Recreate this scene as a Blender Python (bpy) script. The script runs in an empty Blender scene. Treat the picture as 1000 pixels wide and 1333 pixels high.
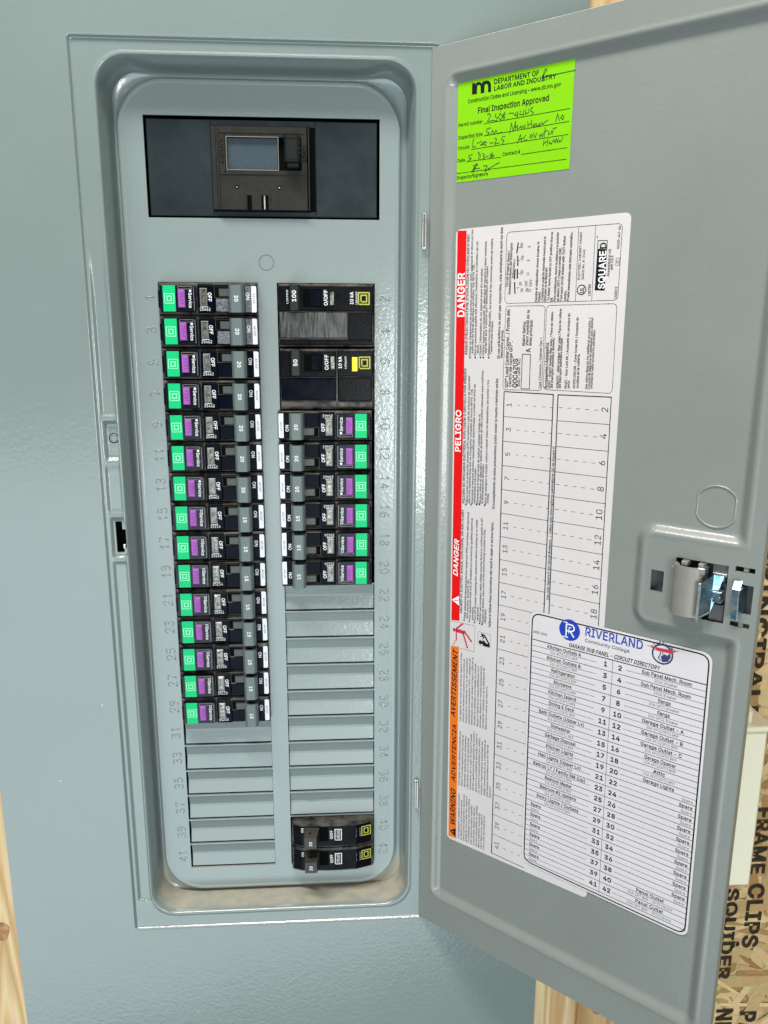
import bpy, bmesh, math, random
from mathutils import Vector, Matrix
from mathutils.geometry import delaunay_2d_cdt
random.seed(7)
sc = bpy.context.scene
PI = math.pi
# ---------------------------------------------------------------- camera
# millimetre frame used throughout: x right, z up (0 = top edge of slot row 1), d = distance in front of the dead front
ZB = 1450.0
def W(x, z, d): return Vector((x, -d, z + ZB)) * 0.001
cam = bpy.data.cameras.new('camera'); co = bpy.data.objects.new('camera', cam); sc.collection.objects.link(co); sc.camera = co
cam.sensor_fit = 'VERTICAL'; cam.sensor_height = 36.0; cam.lens = 1045.8 / 1333.0 * 36.0
cam.clip_start = 0.01; cam.clip_end = 100
R = [[0.99786276, 0.00355867, 0.06524757], [0.01129386, 0.97409646, -0.2258507], [-0.06436115, 0.2261049, 0.97197439]]
M = Matrix.Identity(4)
for j in range(3):
    a, b, c = R[j]
    M[0][j], M[1][j], M[2][j] = a, -c, b
M.translation = W(102.371, -24.788, 505.51)
co.matrix_world = M
# ---------------------------------------------------------------- light of the garage
w = bpy.data.worlds.new('World'); sc.world = w; w.use_nodes = True
wn = w.node_tree.nodes; wl = w.node_tree.links
bg = wn['Background']; tc = wn.new('ShaderNodeTexCoord'); sx = wn.new('ShaderNodeSeparateXYZ'); cr = wn.new('ShaderNodeValToRGB'); mr = wn.new('ShaderNodeMapRange')
mr.inputs['From Min'].default_value = -1; mr.inputs['From Max'].default_value = 1
wl.new(tc.outputs['Generated'], sx.inputs[0]); wl.new(sx.outputs['Z'], mr.inputs['Value']); wl.new(mr.outputs[0], cr.inputs[0]); wl.new(cr.outputs[0], bg.inputs[0])
cr.color_ramp.elements[0].color = (.17, .16, .14, 1); cr.color_ramp.elements[1].color = (.80, .78, .72, 1)
e = cr.color_ramp.elements.new(.5); e.color = (.50, .48, .43, 1)
bg.inputs[1].default_value = 0.27
def area(name, x, z, d, tx, tz, td, sx_, sy_, power, col):
    l = bpy.data.lights.new(name, 'AREA'); l.shape = 'RECTANGLE'; l.size = sx_; l.size_y = sy_; l.energy = power; l.color = col
    o = bpy.data.objects.new(name, l); sc.collection.objects.link(o)
    o.location = W(x, z, d); o.rotation_euler = (W(tx, tz, td) - o.location).to_track_quat('-Z', 'Y').to_euler()
    return o
area('garage_door_daylight', -650, -1500, 2500, 0, -250, 0, 2.3, 2.2, 50, (.79, .93, 1.0))
area('window_daylight', 560, -330, 2400, 100, -150, 0, .42, .6, 22, (.95, 1.0, .98))
area('ceiling_light', -150, 1050, 520, 60, -200, 0, .9, .12, 26, (1.0, .97, .91))
sc.view_settings.view_transform = 'Standard'; sc.view_settings.look = 'None'; sc.view_settings.exposure = 0; sc.view_settings.gamma = 1
sc.render.engine = 'CYCLES'
# ---------------------------------------------------------------- materials
def lin(c): return tuple((v / 255 / 12.92 if v / 255 <= .04045 else ((v / 255 + .055) / 1.055) ** 2.4) for v in c)
def mat(name, col, rough=.5, metal=0, coat=0, bump=0, bscale=300, srgb=False, mottle=0, mscale=40, spec=.5, rvar=0, col2=None, det=3):
    m = bpy.data.materials.new(name); m.use_nodes = True; n = m.node_tree.nodes; L = m.node_tree.links; p = n['Principled BSDF']
    c = lin(col) if srgb else col
    p.inputs['Base Color'].default_value = (*c, 1); p.inputs['Roughness'].default_value = rough; p.inputs['Metallic'].default_value = metal
    p.inputs['Coat Weight'].default_value = coat; p.inputs['Coat Roughness'].default_value = .12; p.inputs['Specular IOR Level'].default_value = spec
    g = n.new('ShaderNodeNewGeometry')
    if bump:
        t = n.new('ShaderNodeTexNoise'); t.inputs['Scale'].default_value = bscale; t.inputs['Detail'].default_value = det
        b = n.new('ShaderNodeBump'); b.inputs['Strength'].default_value = bump; b.inputs['Distance'].default_value = .0004
        L.new(g.outputs['Position'], t.inputs['Vector']); L.new(t.outputs['Fac'], b.inputs['Height']); L.new(b.outputs[0], p.inputs['Normal'])
        if coat: L.new(b.outputs[0], p.inputs['Coat Normal'])
    if mottle or rvar:
        t2 = n.new('ShaderNodeTexNoise'); t2.inputs['Scale'].default_value = mscale; t2.inputs['Detail'].default_value = 6; t2.inputs['Roughness'].default_value = .65
        L.new(g.outputs['Position'], t2.inputs['Vector'])
        if mottle:
            r = n.new('ShaderNodeValToRGB'); c2 = col2 or tuple(v * (1 - mottle) for v in c)
            r.color_ramp.elements[0].position = .35; r.color_ramp.elements[1].position = .68
            r.color_ramp.elements[0].color = (*c2, 1); r.color_ramp.elements[1].color = (*c, 1)
            L.new(t2.outputs['Fac'], r.inputs[0]); L.new(r.outputs[0], p.inputs['Base Color'])
        if rvar:
            mm = n.new('ShaderNodeMapRange'); mm.inputs['From Min'].default_value = .3; mm.inputs['From Max'].default_value = .7
            mm.inputs['To Min'].default_value = max(.03, rough - rvar); mm.inputs['To Max'].default_value = rough + rvar
            L.new(t2.outputs['Fac'], mm.inputs['Value']); L.new(mm.outputs[0], p.inputs['Roughness'])
    return m
PAINT = (.192, .240, .232)
def paint(name, dust=False, col=PAINT, rough=.36, cw_=.8):
    m = mat(name, col, rough, coat=cw_, bump=.22, bscale=420, mottle=.06, mscale=14, det=2, rvar=.06)
    n = m.node_tree.nodes; L = m.node_tree.links; p = n['Principled BSDF']; g = n.new('ShaderNodeNewGeometry'); p.inputs['Coat Roughness'].default_value = .13
    # sparse pale scuffs and specks left by the drywall work
    v = n.new('ShaderNodeTexVoronoi'); v.inputs['Scale'].default_value = 42; v.feature = 'F1'
    lt = n.new('ShaderNodeMath'); lt.operation = 'LESS_THAN'; lt.inputs[1].default_value = .016
    nz = n.new('ShaderNodeTexNoise'); nz.inputs['Scale'].default_value = 9
    gt = n.new('ShaderNodeMath'); gt.operation = 'GREATER_THAN'; gt.inputs[1].default_value = .56
    ml = n.new('ShaderNodeMath'); ml.operation = 'MULTIPLY'
    L.new(g.outputs['Position'], v.inputs['Vector']); L.new(g.outputs['Position'], nz.inputs['Vector'])
    L.new(v.outputs['Distance'], lt.inputs[0]); L.new(nz.outputs['Fac'], gt.inputs[0]); L.new(lt.outputs[0], ml.inputs[0]); L.new(gt.outputs[0], ml.inputs[1])
    mx = n.new('ShaderNodeMixRGB'); mx.inputs[2].default_value = (.72, .78, .76, 1)
    src = p.inputs['Base Color'].links[0].from_socket; L.new(ml.outputs[0], mx.inputs[0]); L.new(src, mx.inputs[1]); L.new(mx.outputs[0], p.inputs['Base Color'])
    if dust:
        s = n.new('ShaderNodeSeparateXYZ'); L.new(g.outputs['Position'], s.inputs[0])
        zc = n.new('ShaderNodeMapRange'); zc.inputs['From Min'].default_value = (ZB - 392) / 1000; zc.inputs['From Max'].default_value = (ZB - 408) / 1000
        L.new(s.outputs['Z'], zc.inputs['Value'])
        yc = n.new('ShaderNodeMapRange'); yc.inputs['From Min'].default_value = -.0150; yc.inputs['From Max'].default_value = -.0120; L.new(s.outputs['Y'], yc.inputs['Value'])
        y2 = n.new('ShaderNodeMapRange'); y2.inputs['From Min'].default_value = .0002; y2.inputs['From Max'].default_value = .0012; L.new(s.outputs['Y'], y2.inputs['Value'])
        # dust lies on the ledge of the recess, between its floor and the lip
        a = n.new('ShaderNodeMath'); a.operation = 'MULTIPLY'; L.new(zc.outputs[0], a.inputs[0]); L.new(yc.outputs[0], a.inputs[1])
        gz = n.new('ShaderNodeSeparateXYZ'); L.new(g.outputs['True Normal'], gz.inputs[0])
        up = n.new('ShaderNodeMapRange'); up.inputs['From Min'].default_value = .0; up.inputs['From Max'].default_value = .45; L.new(gz.outputs['Z'], up.inputs['Value'])
        mxu = n.new('ShaderNodeMath'); mxu.operation = 'MAXIMUM'; L.new(up.outputs[0], mxu.inputs[0]); L.new(y2.outputs[0], mxu.inputs[1])
        b = n.new('ShaderNodeMath'); b.operation = 'MULTIPLY'; L.new(a.outputs[0], b.inputs[0]); L.new(mxu.outputs[0], b.inputs[1])
        t = n.new('ShaderNodeTexNoise'); t.inputs['Scale'].default_value = 110; t.inputs['Detail'].default_value = 8; L.new(g.outputs['Position'], t.inputs['Vector'])
        tr = n.new('ShaderNodeMapRange'); tr.inputs['From Min'].default_value = .33; tr.inputs['From Max'].default_value = .6; tr.inputs['To Min'].default_value = .45; L.new(t.outputs['Fac'], tr.inputs['Value'])
        c = n.new('ShaderNodeMath'); c.operation = 'MULTIPLY'; L.new(b.outputs[0], c.inputs[0]); L.new(tr.outputs[0], c.inputs[1])
        m2 = n.new('ShaderNodeMixRGB'); m2.inputs[2].default_value = (.36, .335, .265, 1); L.new(c.outputs[0], m2.inputs[0]); L.new(mx.outputs[0], m2.inputs[1]); L.new(m2.outputs[0], p.inputs['Base Color'])
        r2 = n.new('ShaderNodeMapRange'); r2.inputs['To Min'].default_value = rough; r2.inputs['To Max'].default_value = .9; L.new(c.outputs[0], r2.inputs['Value']); L.new(r2.outputs[0], p.inputs['Roughness'])
        cw = n.new('ShaderNodeMapRange'); cw.inputs['To Min'].default_value = cw_; cw.inputs['To Max'].default_value = 0; L.new(c.outputs[0], cw.inputs['Value']); L.new(cw.outputs[0], p.inputs['Coat Weight'])
    return m
M_COVER = paint('grey_enamel_cover', dust=True)
M_FRONT = paint('grey_enamel_dead_front', dust=True, col=(.222, .270, .266))
M_DOOR = paint('grey_enamel_door', col=(.212, .234, .220), cw_=.4)  # cover enamel again; the greyer light on the door is put into its colour
M_FILL = paint('grey_enamel_filler', col=(.215, .262, .258), cw_=.5)
M_BLACK = mat('black_breaker_plastic', (.004, .0045, .006), .26, spec=.07, bump=.15, bscale=900, rvar=.12, mscale=120)
M_DUSTY = mat('dusty_black_plastic', (.11, .10, .088), .4, spec=.22, bump=.2, bscale=900, mottle=.75, mscale=130, col2=(.004, .004, .004))
M_NAVY = mat('dark_navy_label', (.002, .003, .008), .24, spec=.06, rvar=.1, mscale=90)
M_VOID = mat('slot_black', (.002, .002, .002), .8, spec=.05)
M_GREEN = mat('green_label', (.0, .50, .17), .45, spec=.2)
M_GREENL = mat('pale_green_print', (.30, .86, .52), .4)
M_PURP = mat('purple_button', (.38, .10, .47), .5, spec=.25, mottle=.25, mscale=700)
M_PURPD = mat('dark_purple_print', (.14, .03, .20), .45)
M_HANDLE = mat('grey_handle_plastic', (.105, .138, .132), .42, bump=.12, bscale=1200)
M_STEM = mat('shaded_stem_plastic', (.045, .056, .053), .45)  # handle grey darkened in colour for the shade of its slot
M_WHITE = mat('white_print', (.82, .84, .85), .5)
M_LABEL = mat('white_rating_label', (.72, .74, .80), .4)
M_METAL = mat('worn_bright_metal', (.34, .33, .30), .3, metal=.8, mottle=.8, mscale=520, col2=(.04, .04, .035))
M_CLEAR = mat('smoky_clear_plastic', (.006, .007, .016), .14, spec=.22, rvar=.06, mscale=150)
M_SCUFF_GLARE = mat('scuffed_glare_plastic', (.17, .16, .145), .34, mottle=.9, mscale=150, col2=(.012, .014, .014), rvar=.15)  # pale streaks paint both scratches and the reflections on the panel
_n = M_SCUFF_GLARE.node_tree; _r = [q for q in _n.nodes if q.type == 'VALTORGB'][0]; _r.color_ramp.elements[0].position = .46; _r.color_ramp.elements[1].position = .80; _t = [q for q in _n.nodes if q.type == 'TEX_NOISE'][0]; _m = _n.nodes.new('ShaderNodeMapping'); _m.inputs['Scale'].default_value = (4.2, 1, .55)
_n.links.new(_t.inputs['Vector'].links[0].from_socket, _m.inputs[0]); _n.links.new(_m.outputs[0], _t.inputs['Vector'])
M_GLARE = mat('glittering_glare_label', (.24, .25, .28), .3, mottle=.9, mscale=900, col2=(.03, .03, .045))  # speckled grey with the glare on the plates painted in
M_YEL = mat('yellow_print', (.42, .42, .06), .6)
M_YELB = mat('yellow_button', (.86, .74, .02), .45)
M_MAIN = mat('main_breaker_plate', (.027, .037, .041), .2, coat=.0, spec=.4, mottle=.6, mscale=26, col2=(.016, .023, .028), rvar=.08)
M_MAINB = mat('main_breaker_body', (.022, .021, .018), .5, spec=.22, mottle=.35, mscale=160, bump=.25, bscale=1100)
M_MWIN = mat('main_breaker_window', (.05, .075, .095), .3, mottle=.25, mscale=900)
M_ENG = mat('engraved_mark', (.002, .002, .002), .9, spec=.05)
M_HDARK = mat('dark_handle', (.008, .0105, .010), .35, spec=.3)
M_STEEL = mat('hinge_steel', (.50, .49, .46), .36, metal=.85, rvar=.1, mscale=300)
M_ZINC = mat('blue_zinc_plate', (.60, .74, .80), .24, metal=.95, mottle=.8, mscale=130, col2=(.10, .28, .40))
M_BRIGHT = mat('bright_zinc', (.74, .78, .80), .28, metal=.8, mottle=.5, mscale=200, col2=(.35, .42, .46))
M_CAP = mat('latch_grey_plastic', (.235, .23, .205), .36, mottle=.12, mscale=60)
M_BACK = mat('latch_back_plastic', (.11, .115, .115), .55)
M_PAPER = mat('label_paper', (.60, .565, .57), .5, mottle=.06, mscale=30, bump=.25, bscale=28, spec=.35)
M_PAPER2 = mat('directory_paper', (.63, .60, .625), .42, mottle=.05, mscale=30, bump=.25, bscale=24, spec=.4)
M_INK = mat('black_ink', (.006, .006, .007), .6, spec=.2)
M_GINK = mat('grey_ink', (.10, .10, .105), .6, spec=.2)
M_RED = mat('red_ink', (.66, .004, .005), .55, spec=.2)
M_ORANGE = mat('orange_ink', (.72, .15, .008), .55, spec=.2)
M_LIME = mat('lime_paper', (.20, .54, .0), .7, spec=.2, mottle=.06, mscale=60)
M_PEN = mat('blue_black_pen', (.006, .012, .02), .5)
M_BLUE = mat('blue_ink', (.015, .045, .38), .4)
M_DKRED = mat('dark_red_ink', (.50, .02, .05), .5)
M_NAVYI = mat('navy_ink', (.03, .035, .12), .5)
M_WBOX = mat('white_box_plastic', (.84, .80, .62), .45)
M_CREAM = mat('cream_plastic', (.72, .70, .48), .5)
def wood(name, c1, c2, scale=14):
    m = bpy.data.materials.new(name); m.use_nodes = True; n = m.node_tree.nodes; L = m.node_tree.links; p = n['Principled BSDF']; p.inputs['Roughness'].default_value = .65
    g = n.new('ShaderNodeNewGeometry'); mp = n.new('ShaderNodeMapping'); mp.inputs['Scale'].default_value = (1, 1, .06)
    t = n.new('ShaderNodeTexNoise'); t.inputs['Scale'].default_value = 28; t.inputs['Detail'].default_value = 3; t.inputs['Distortion'].default_value = .6
    wv = n.new('ShaderNodeMath'); wv.operation = 'MULTIPLY'; wv.inputs[1].default_value = scale
    fr = n.new('ShaderNodeMath'); fr.operation = 'PINGPONG'; fr.inputs[1].default_value = 1.0
    f = n.new('ShaderNodeTexNoise'); f.inputs['Scale'].default_value = 600; f.inputs['Detail'].default_value = 4
    mp2 = n.new('ShaderNodeMapping'); mp2.inputs['Scale'].default_value = (1, 1, .03)
    r = n.new('ShaderNodeValToRGB'); r.color_ramp.elements[0].color = (*c1, 1); r.color_ramp.elements[1].color = (*c2, 1)
    mx = n.new('ShaderNodeMixRGB'); mx.blend_type = 'MULTIPLY'; mx.inputs[0].default_value = .35
    L.new(g.outputs['Position'], mp.inputs[0]); L.new(mp.outputs[0], t.inputs['Vector']); L.new(t.outputs['Fac'], wv.inputs[0]); L.new(wv.outputs[0], fr.inputs[0]); L.new(fr.outputs[0], r.inputs[0])
    L.new(g.outputs['Position'], mp2.inputs[0]); L.new(mp2.outputs[0], f.inputs['Vector']); L.new(r.outputs[0], mx.inputs[1]); L.new(f.outputs['Color'], mx.inputs[2]); L.new(mx.outputs[0], p.inputs['Base Color'])
    return m
M_PINE = wood('pine_wood', (.60, .37, .15), (.86, .66, .38), 18)
M_HBRN = mat('dusty_handle', (.040, .036, .030), .45, mottle=.4, mscale=200)
M_KNOT = mat('pine_knot', (.50, .28, .11), .6, mottle=.55, mscale=180, col2=(.22, .10, .035))
M_PINE2 = wood('knotty_pine', (.46, .25, .09), (.66, .43, .20), 16)
def osb_mat():
    m = bpy.data.materials.new('osb_strands'); m.use_nodes = True; n = m.node_tree.nodes; L = m.node_tree.links; p = n['Principled BSDF']; p.inputs['Roughness'].default_value = .6
    g = n.new('ShaderNodeNewGeometry'); r = n.new('ShaderNodeValToRGB'); e = r.color_ramp.elements
    e[0].color = (.40, .19, .05, 1); e[1].color = (.88, .66, .32, 1); q = e.new(.35); q.color = (.60, .40, .17, 1); q = e.new(.7); q.color = (.74, .53, .26, 1)
    t = n.new('ShaderNodeTexNoise'); t.inputs['Scale'].default_value = 260; t.inputs['Detail'].default_value = 5
    mx = n.new('ShaderNodeMixRGB'); mx.blend_type = 'MULTIPLY'; mx.inputs[0].default_value = .45
    L.new(g.outputs['Random Per Island'], r.inputs[0]); L.new(g.outputs['Position'], t.inputs['Vector']); L.new(r.outputs[0], mx.inputs[1]); L.new(t.outputs['Color'], mx.inputs[2]); L.new(mx.outputs[0], p.inputs['Base Color'])
    return m
M_OSB = osb_mat()
M_OSBB = mat('osb_board', (.55, .37, .16), .7, mottle=.5, mscale=60)
M_STENCIL = mat('stencil_ink', (.012, .010, .009), .85, mottle=.9, mscale=300, col2=(.05, .036, .02), spec=.2)
# ---------------------------------------------------------------- building helpers
class MB:
    """collects shapes in a frame f(x, z, d) -> Vector (metres)"""
    def __init__(s, f=None): s.v = []; s.f = []; s.sm = []; s.fr = f or (lambda x, z, d: Vector((x, -d, z)) * 0.001)
    def add(s, pts, faces, smooth=False):
        o = len(s.v); s.v += [s.fr(*p) for p in pts]; s.f += [tuple(i + o for i in f) for f in faces]; s.sm += [smooth] * len(faces); return s
    def box(s, x0, x1, z0, z1, d0, d1, ch=0, back=False):
        """front face at d1, chamfer ch round the front"""
        if x0 > x1: x0, x1 = x1, x0
        if z0 > z1: z0, z1 = z1, z0
        p = [(x0, z0, d0), (x1, z0, d0), (x1, z1, d0), (x0, z1, d0)]
        if ch:
            p += [(x0, z0, d1 - ch), (x1, z0, d1 - ch), (x1, z1, d1 - ch), (x0, z1, d1 - ch)]
            p += [(x0 + ch, z0 + ch, d1), (x1 - ch, z0 + ch, d1), (x1 - ch, z1 - ch, d1), (x0 + ch, z1 - ch, d1)]
        else: p += [(x0, z0, d1), (x1, z0, d1), (x1, z1, d1), (x0, z1, d1)]
        f = []
        for k in range(0, len(p) - 4, 4):
            for i in range(4):
                j = (i + 1) % 4; f.append((k + i, k + j, k + 4 + j, k + 4 + i))
        n = len(p); f.append((n - 4, n - 3, n - 2, n - 1)); f.append((3, 2, 1, 0))
        return s.add(p, f)
    def taper(s, a, b, d0, d1):
        """frustum: rectangle a=(x0,x1,z0,z1) at d0 to rectangle b at d1"""
        p = [(a[0], a[2], d0), (a[1], a[2], d0), (a[1], a[3], d0), (a[0], a[3], d0), (b[0], b[2], d1), (b[1], b[2], d1), (b[1], b[3], d1), (b[0], b[3], d1)]
        return s.add(p, [(0, 1, 5, 4), (1, 2, 6, 5), (2, 3, 7, 6), (3, 0, 4, 7), (4, 5, 6, 7), (3, 2, 1, 0)])
    def prism(s, pts, d0, d1=None, smooth=False):
        """outline pts (x,z) counter-clockwise, from d0 to d1; flat when d1 is None"""
        n = len(pts)
        if d1 is None: return s.add([(x, z, d0) for x, z in pts], [tuple(range(n))])
        s.add([(x, z, d0) for x, z in pts] + [(x, z, d1) for x, z in pts], [tuple(range(n, 2 * n)), tuple(range(n - 1, -1, -1))] + [(i, (i + 1) % n, n + (i + 1) % n, n + i) for i in range(n)]); return s
    def xprof(s, prof, z0, z1, caps=True):
        """profile in (x,d) swept along z"""
        n = len(prof)
        f = [(i, (i + 1) % n, n + (i + 1) % n, n + i) for i in range(n)]
        if caps: f += [tuple(range(n - 1, -1, -1)), tuple(range(n, 2 * n))]
        return s.add([(x, z0, d) for x, d in prof] + [(x, z1, d) for x, d in prof], f)
    def zprof(s, prof, x0, x1):
        """profile in (z,d) swept along x"""
        n = len(prof)
        return s.add([(x0, z, d) for z, d in prof] + [(x1, z, d) for z, d in prof], [(i, (i + 1) % n, n + (i + 1) % n, n + i) for i in range(n)] + [tuple(range(n - 1, -1, -1)), tuple(range(n, 2 * n))])
    def line(s, pts, wd, d, closed=False):
        """flat ribbon through pts"""
        n = len(pts); rng = range(n if closed else n - 1)
        for i in rng:
            a = Vector(pts[i]); b = Vector(pts[(i + 1) % n]); u = b - a
            if u.length < 1e-6: continue
            u.normalize(); nrm = Vector((-u.y, u.x)) * wd / 2; a = a - u * wd * .35; b = b + u * wd * .35
            q = [a - nrm, b - nrm, b + nrm, a + nrm]
            s.add([(p.x, p.y, d + .004 * (i % 3)) for p in q], [(0, 1, 2, 3)])
        return s
    def disc(s, x, z, r, d0, d1=None, n=20, smooth=False): return s.prism([(x + r * math.cos(2 * PI * i / n), z + r * math.sin(2 * PI * i / n)) for i in range(n)], d0, d1, smooth)
    def ridge(s, pts, r, d):
        """rounded raised bead through pts lying on depth d"""
        for i in range(len(pts) - 1):
            a = Vector(pts[i]); b = Vector(pts[i + 1]); u = b - a
            if u.length < 1e-6: continue
            u.normalize(); nr = Vector((-u.y, u.x)); a = a - u * r * .4; b = b + u * r * .4; P = []
            for e_ in (a, b):
                for k in range(5):
                    t = PI * k / 4; q = e_ + nr * r * math.cos(t); P.append((q.x, q.y, d + r * .9 * math.sin(t)))
            s.add(P, [(k + 1, k, k + 5, k + 6) for k in range(4)] + [(0, 1, 2, 3, 4), (9, 8, 7, 6, 5)], True)
        return s
    def text(s, string, x, z, rot, cap, d, length=None, bold=0, shear=0, align='L'):
        """lettering laid on depth d; rot in degrees ccw; cap height in mm"""
        vv, ff, wd = glyphs(string, bold, shear); k = cap; kx = (length / wd) if length else k
        c, sn = math.cos(math.radians(rot)), math.sin(math.radians(rot)); ox = {'L': 0, 'C': -wd * kx / 2, 'R': -wd * kx}[align]
        s.add([(x + (px * kx + ox) * c - py * k * sn, z + (px * kx + ox) * sn + py * k * c, d + .006 * ly) for px, py, ly in vv], ff); return s
    def build(s, name, m, parent=None, loc=None, smooth_angle=None):
        me = bpy.data.meshes.new(name); org = loc or (parent.location.copy() if (parent is not None and s.fr is not LOCAL and s.world) else Vector((0, 0, 0)))
        me.from_pydata([v - org for v in s.v], [], s.f)
        me.polygons.foreach_set('use_smooth', s.sm); me.materials.append(m); me.validate(); me.update()
        if smooth_angle is not None:
            me.polygons.foreach_set('use_smooth', [True] * len(me.polygons)); me.set_sharp_from_angle(angle=math.radians(smooth_angle))
        o = bpy.data.objects.new(name, me); sc.collection.objects.link(o)
        if parent is not None: o.parent = parent
        if loc is not None: o.location = loc
        return o
    world = False
LOCAL = lambda x, z, d: Vector((x, -d, z)) * 0.001
class WB(MB):
    """same, in the panel's world frame"""
    world = True
    def __init__(s, f=None): MB.__init__(s, f or W)
SPACE = 185
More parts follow.
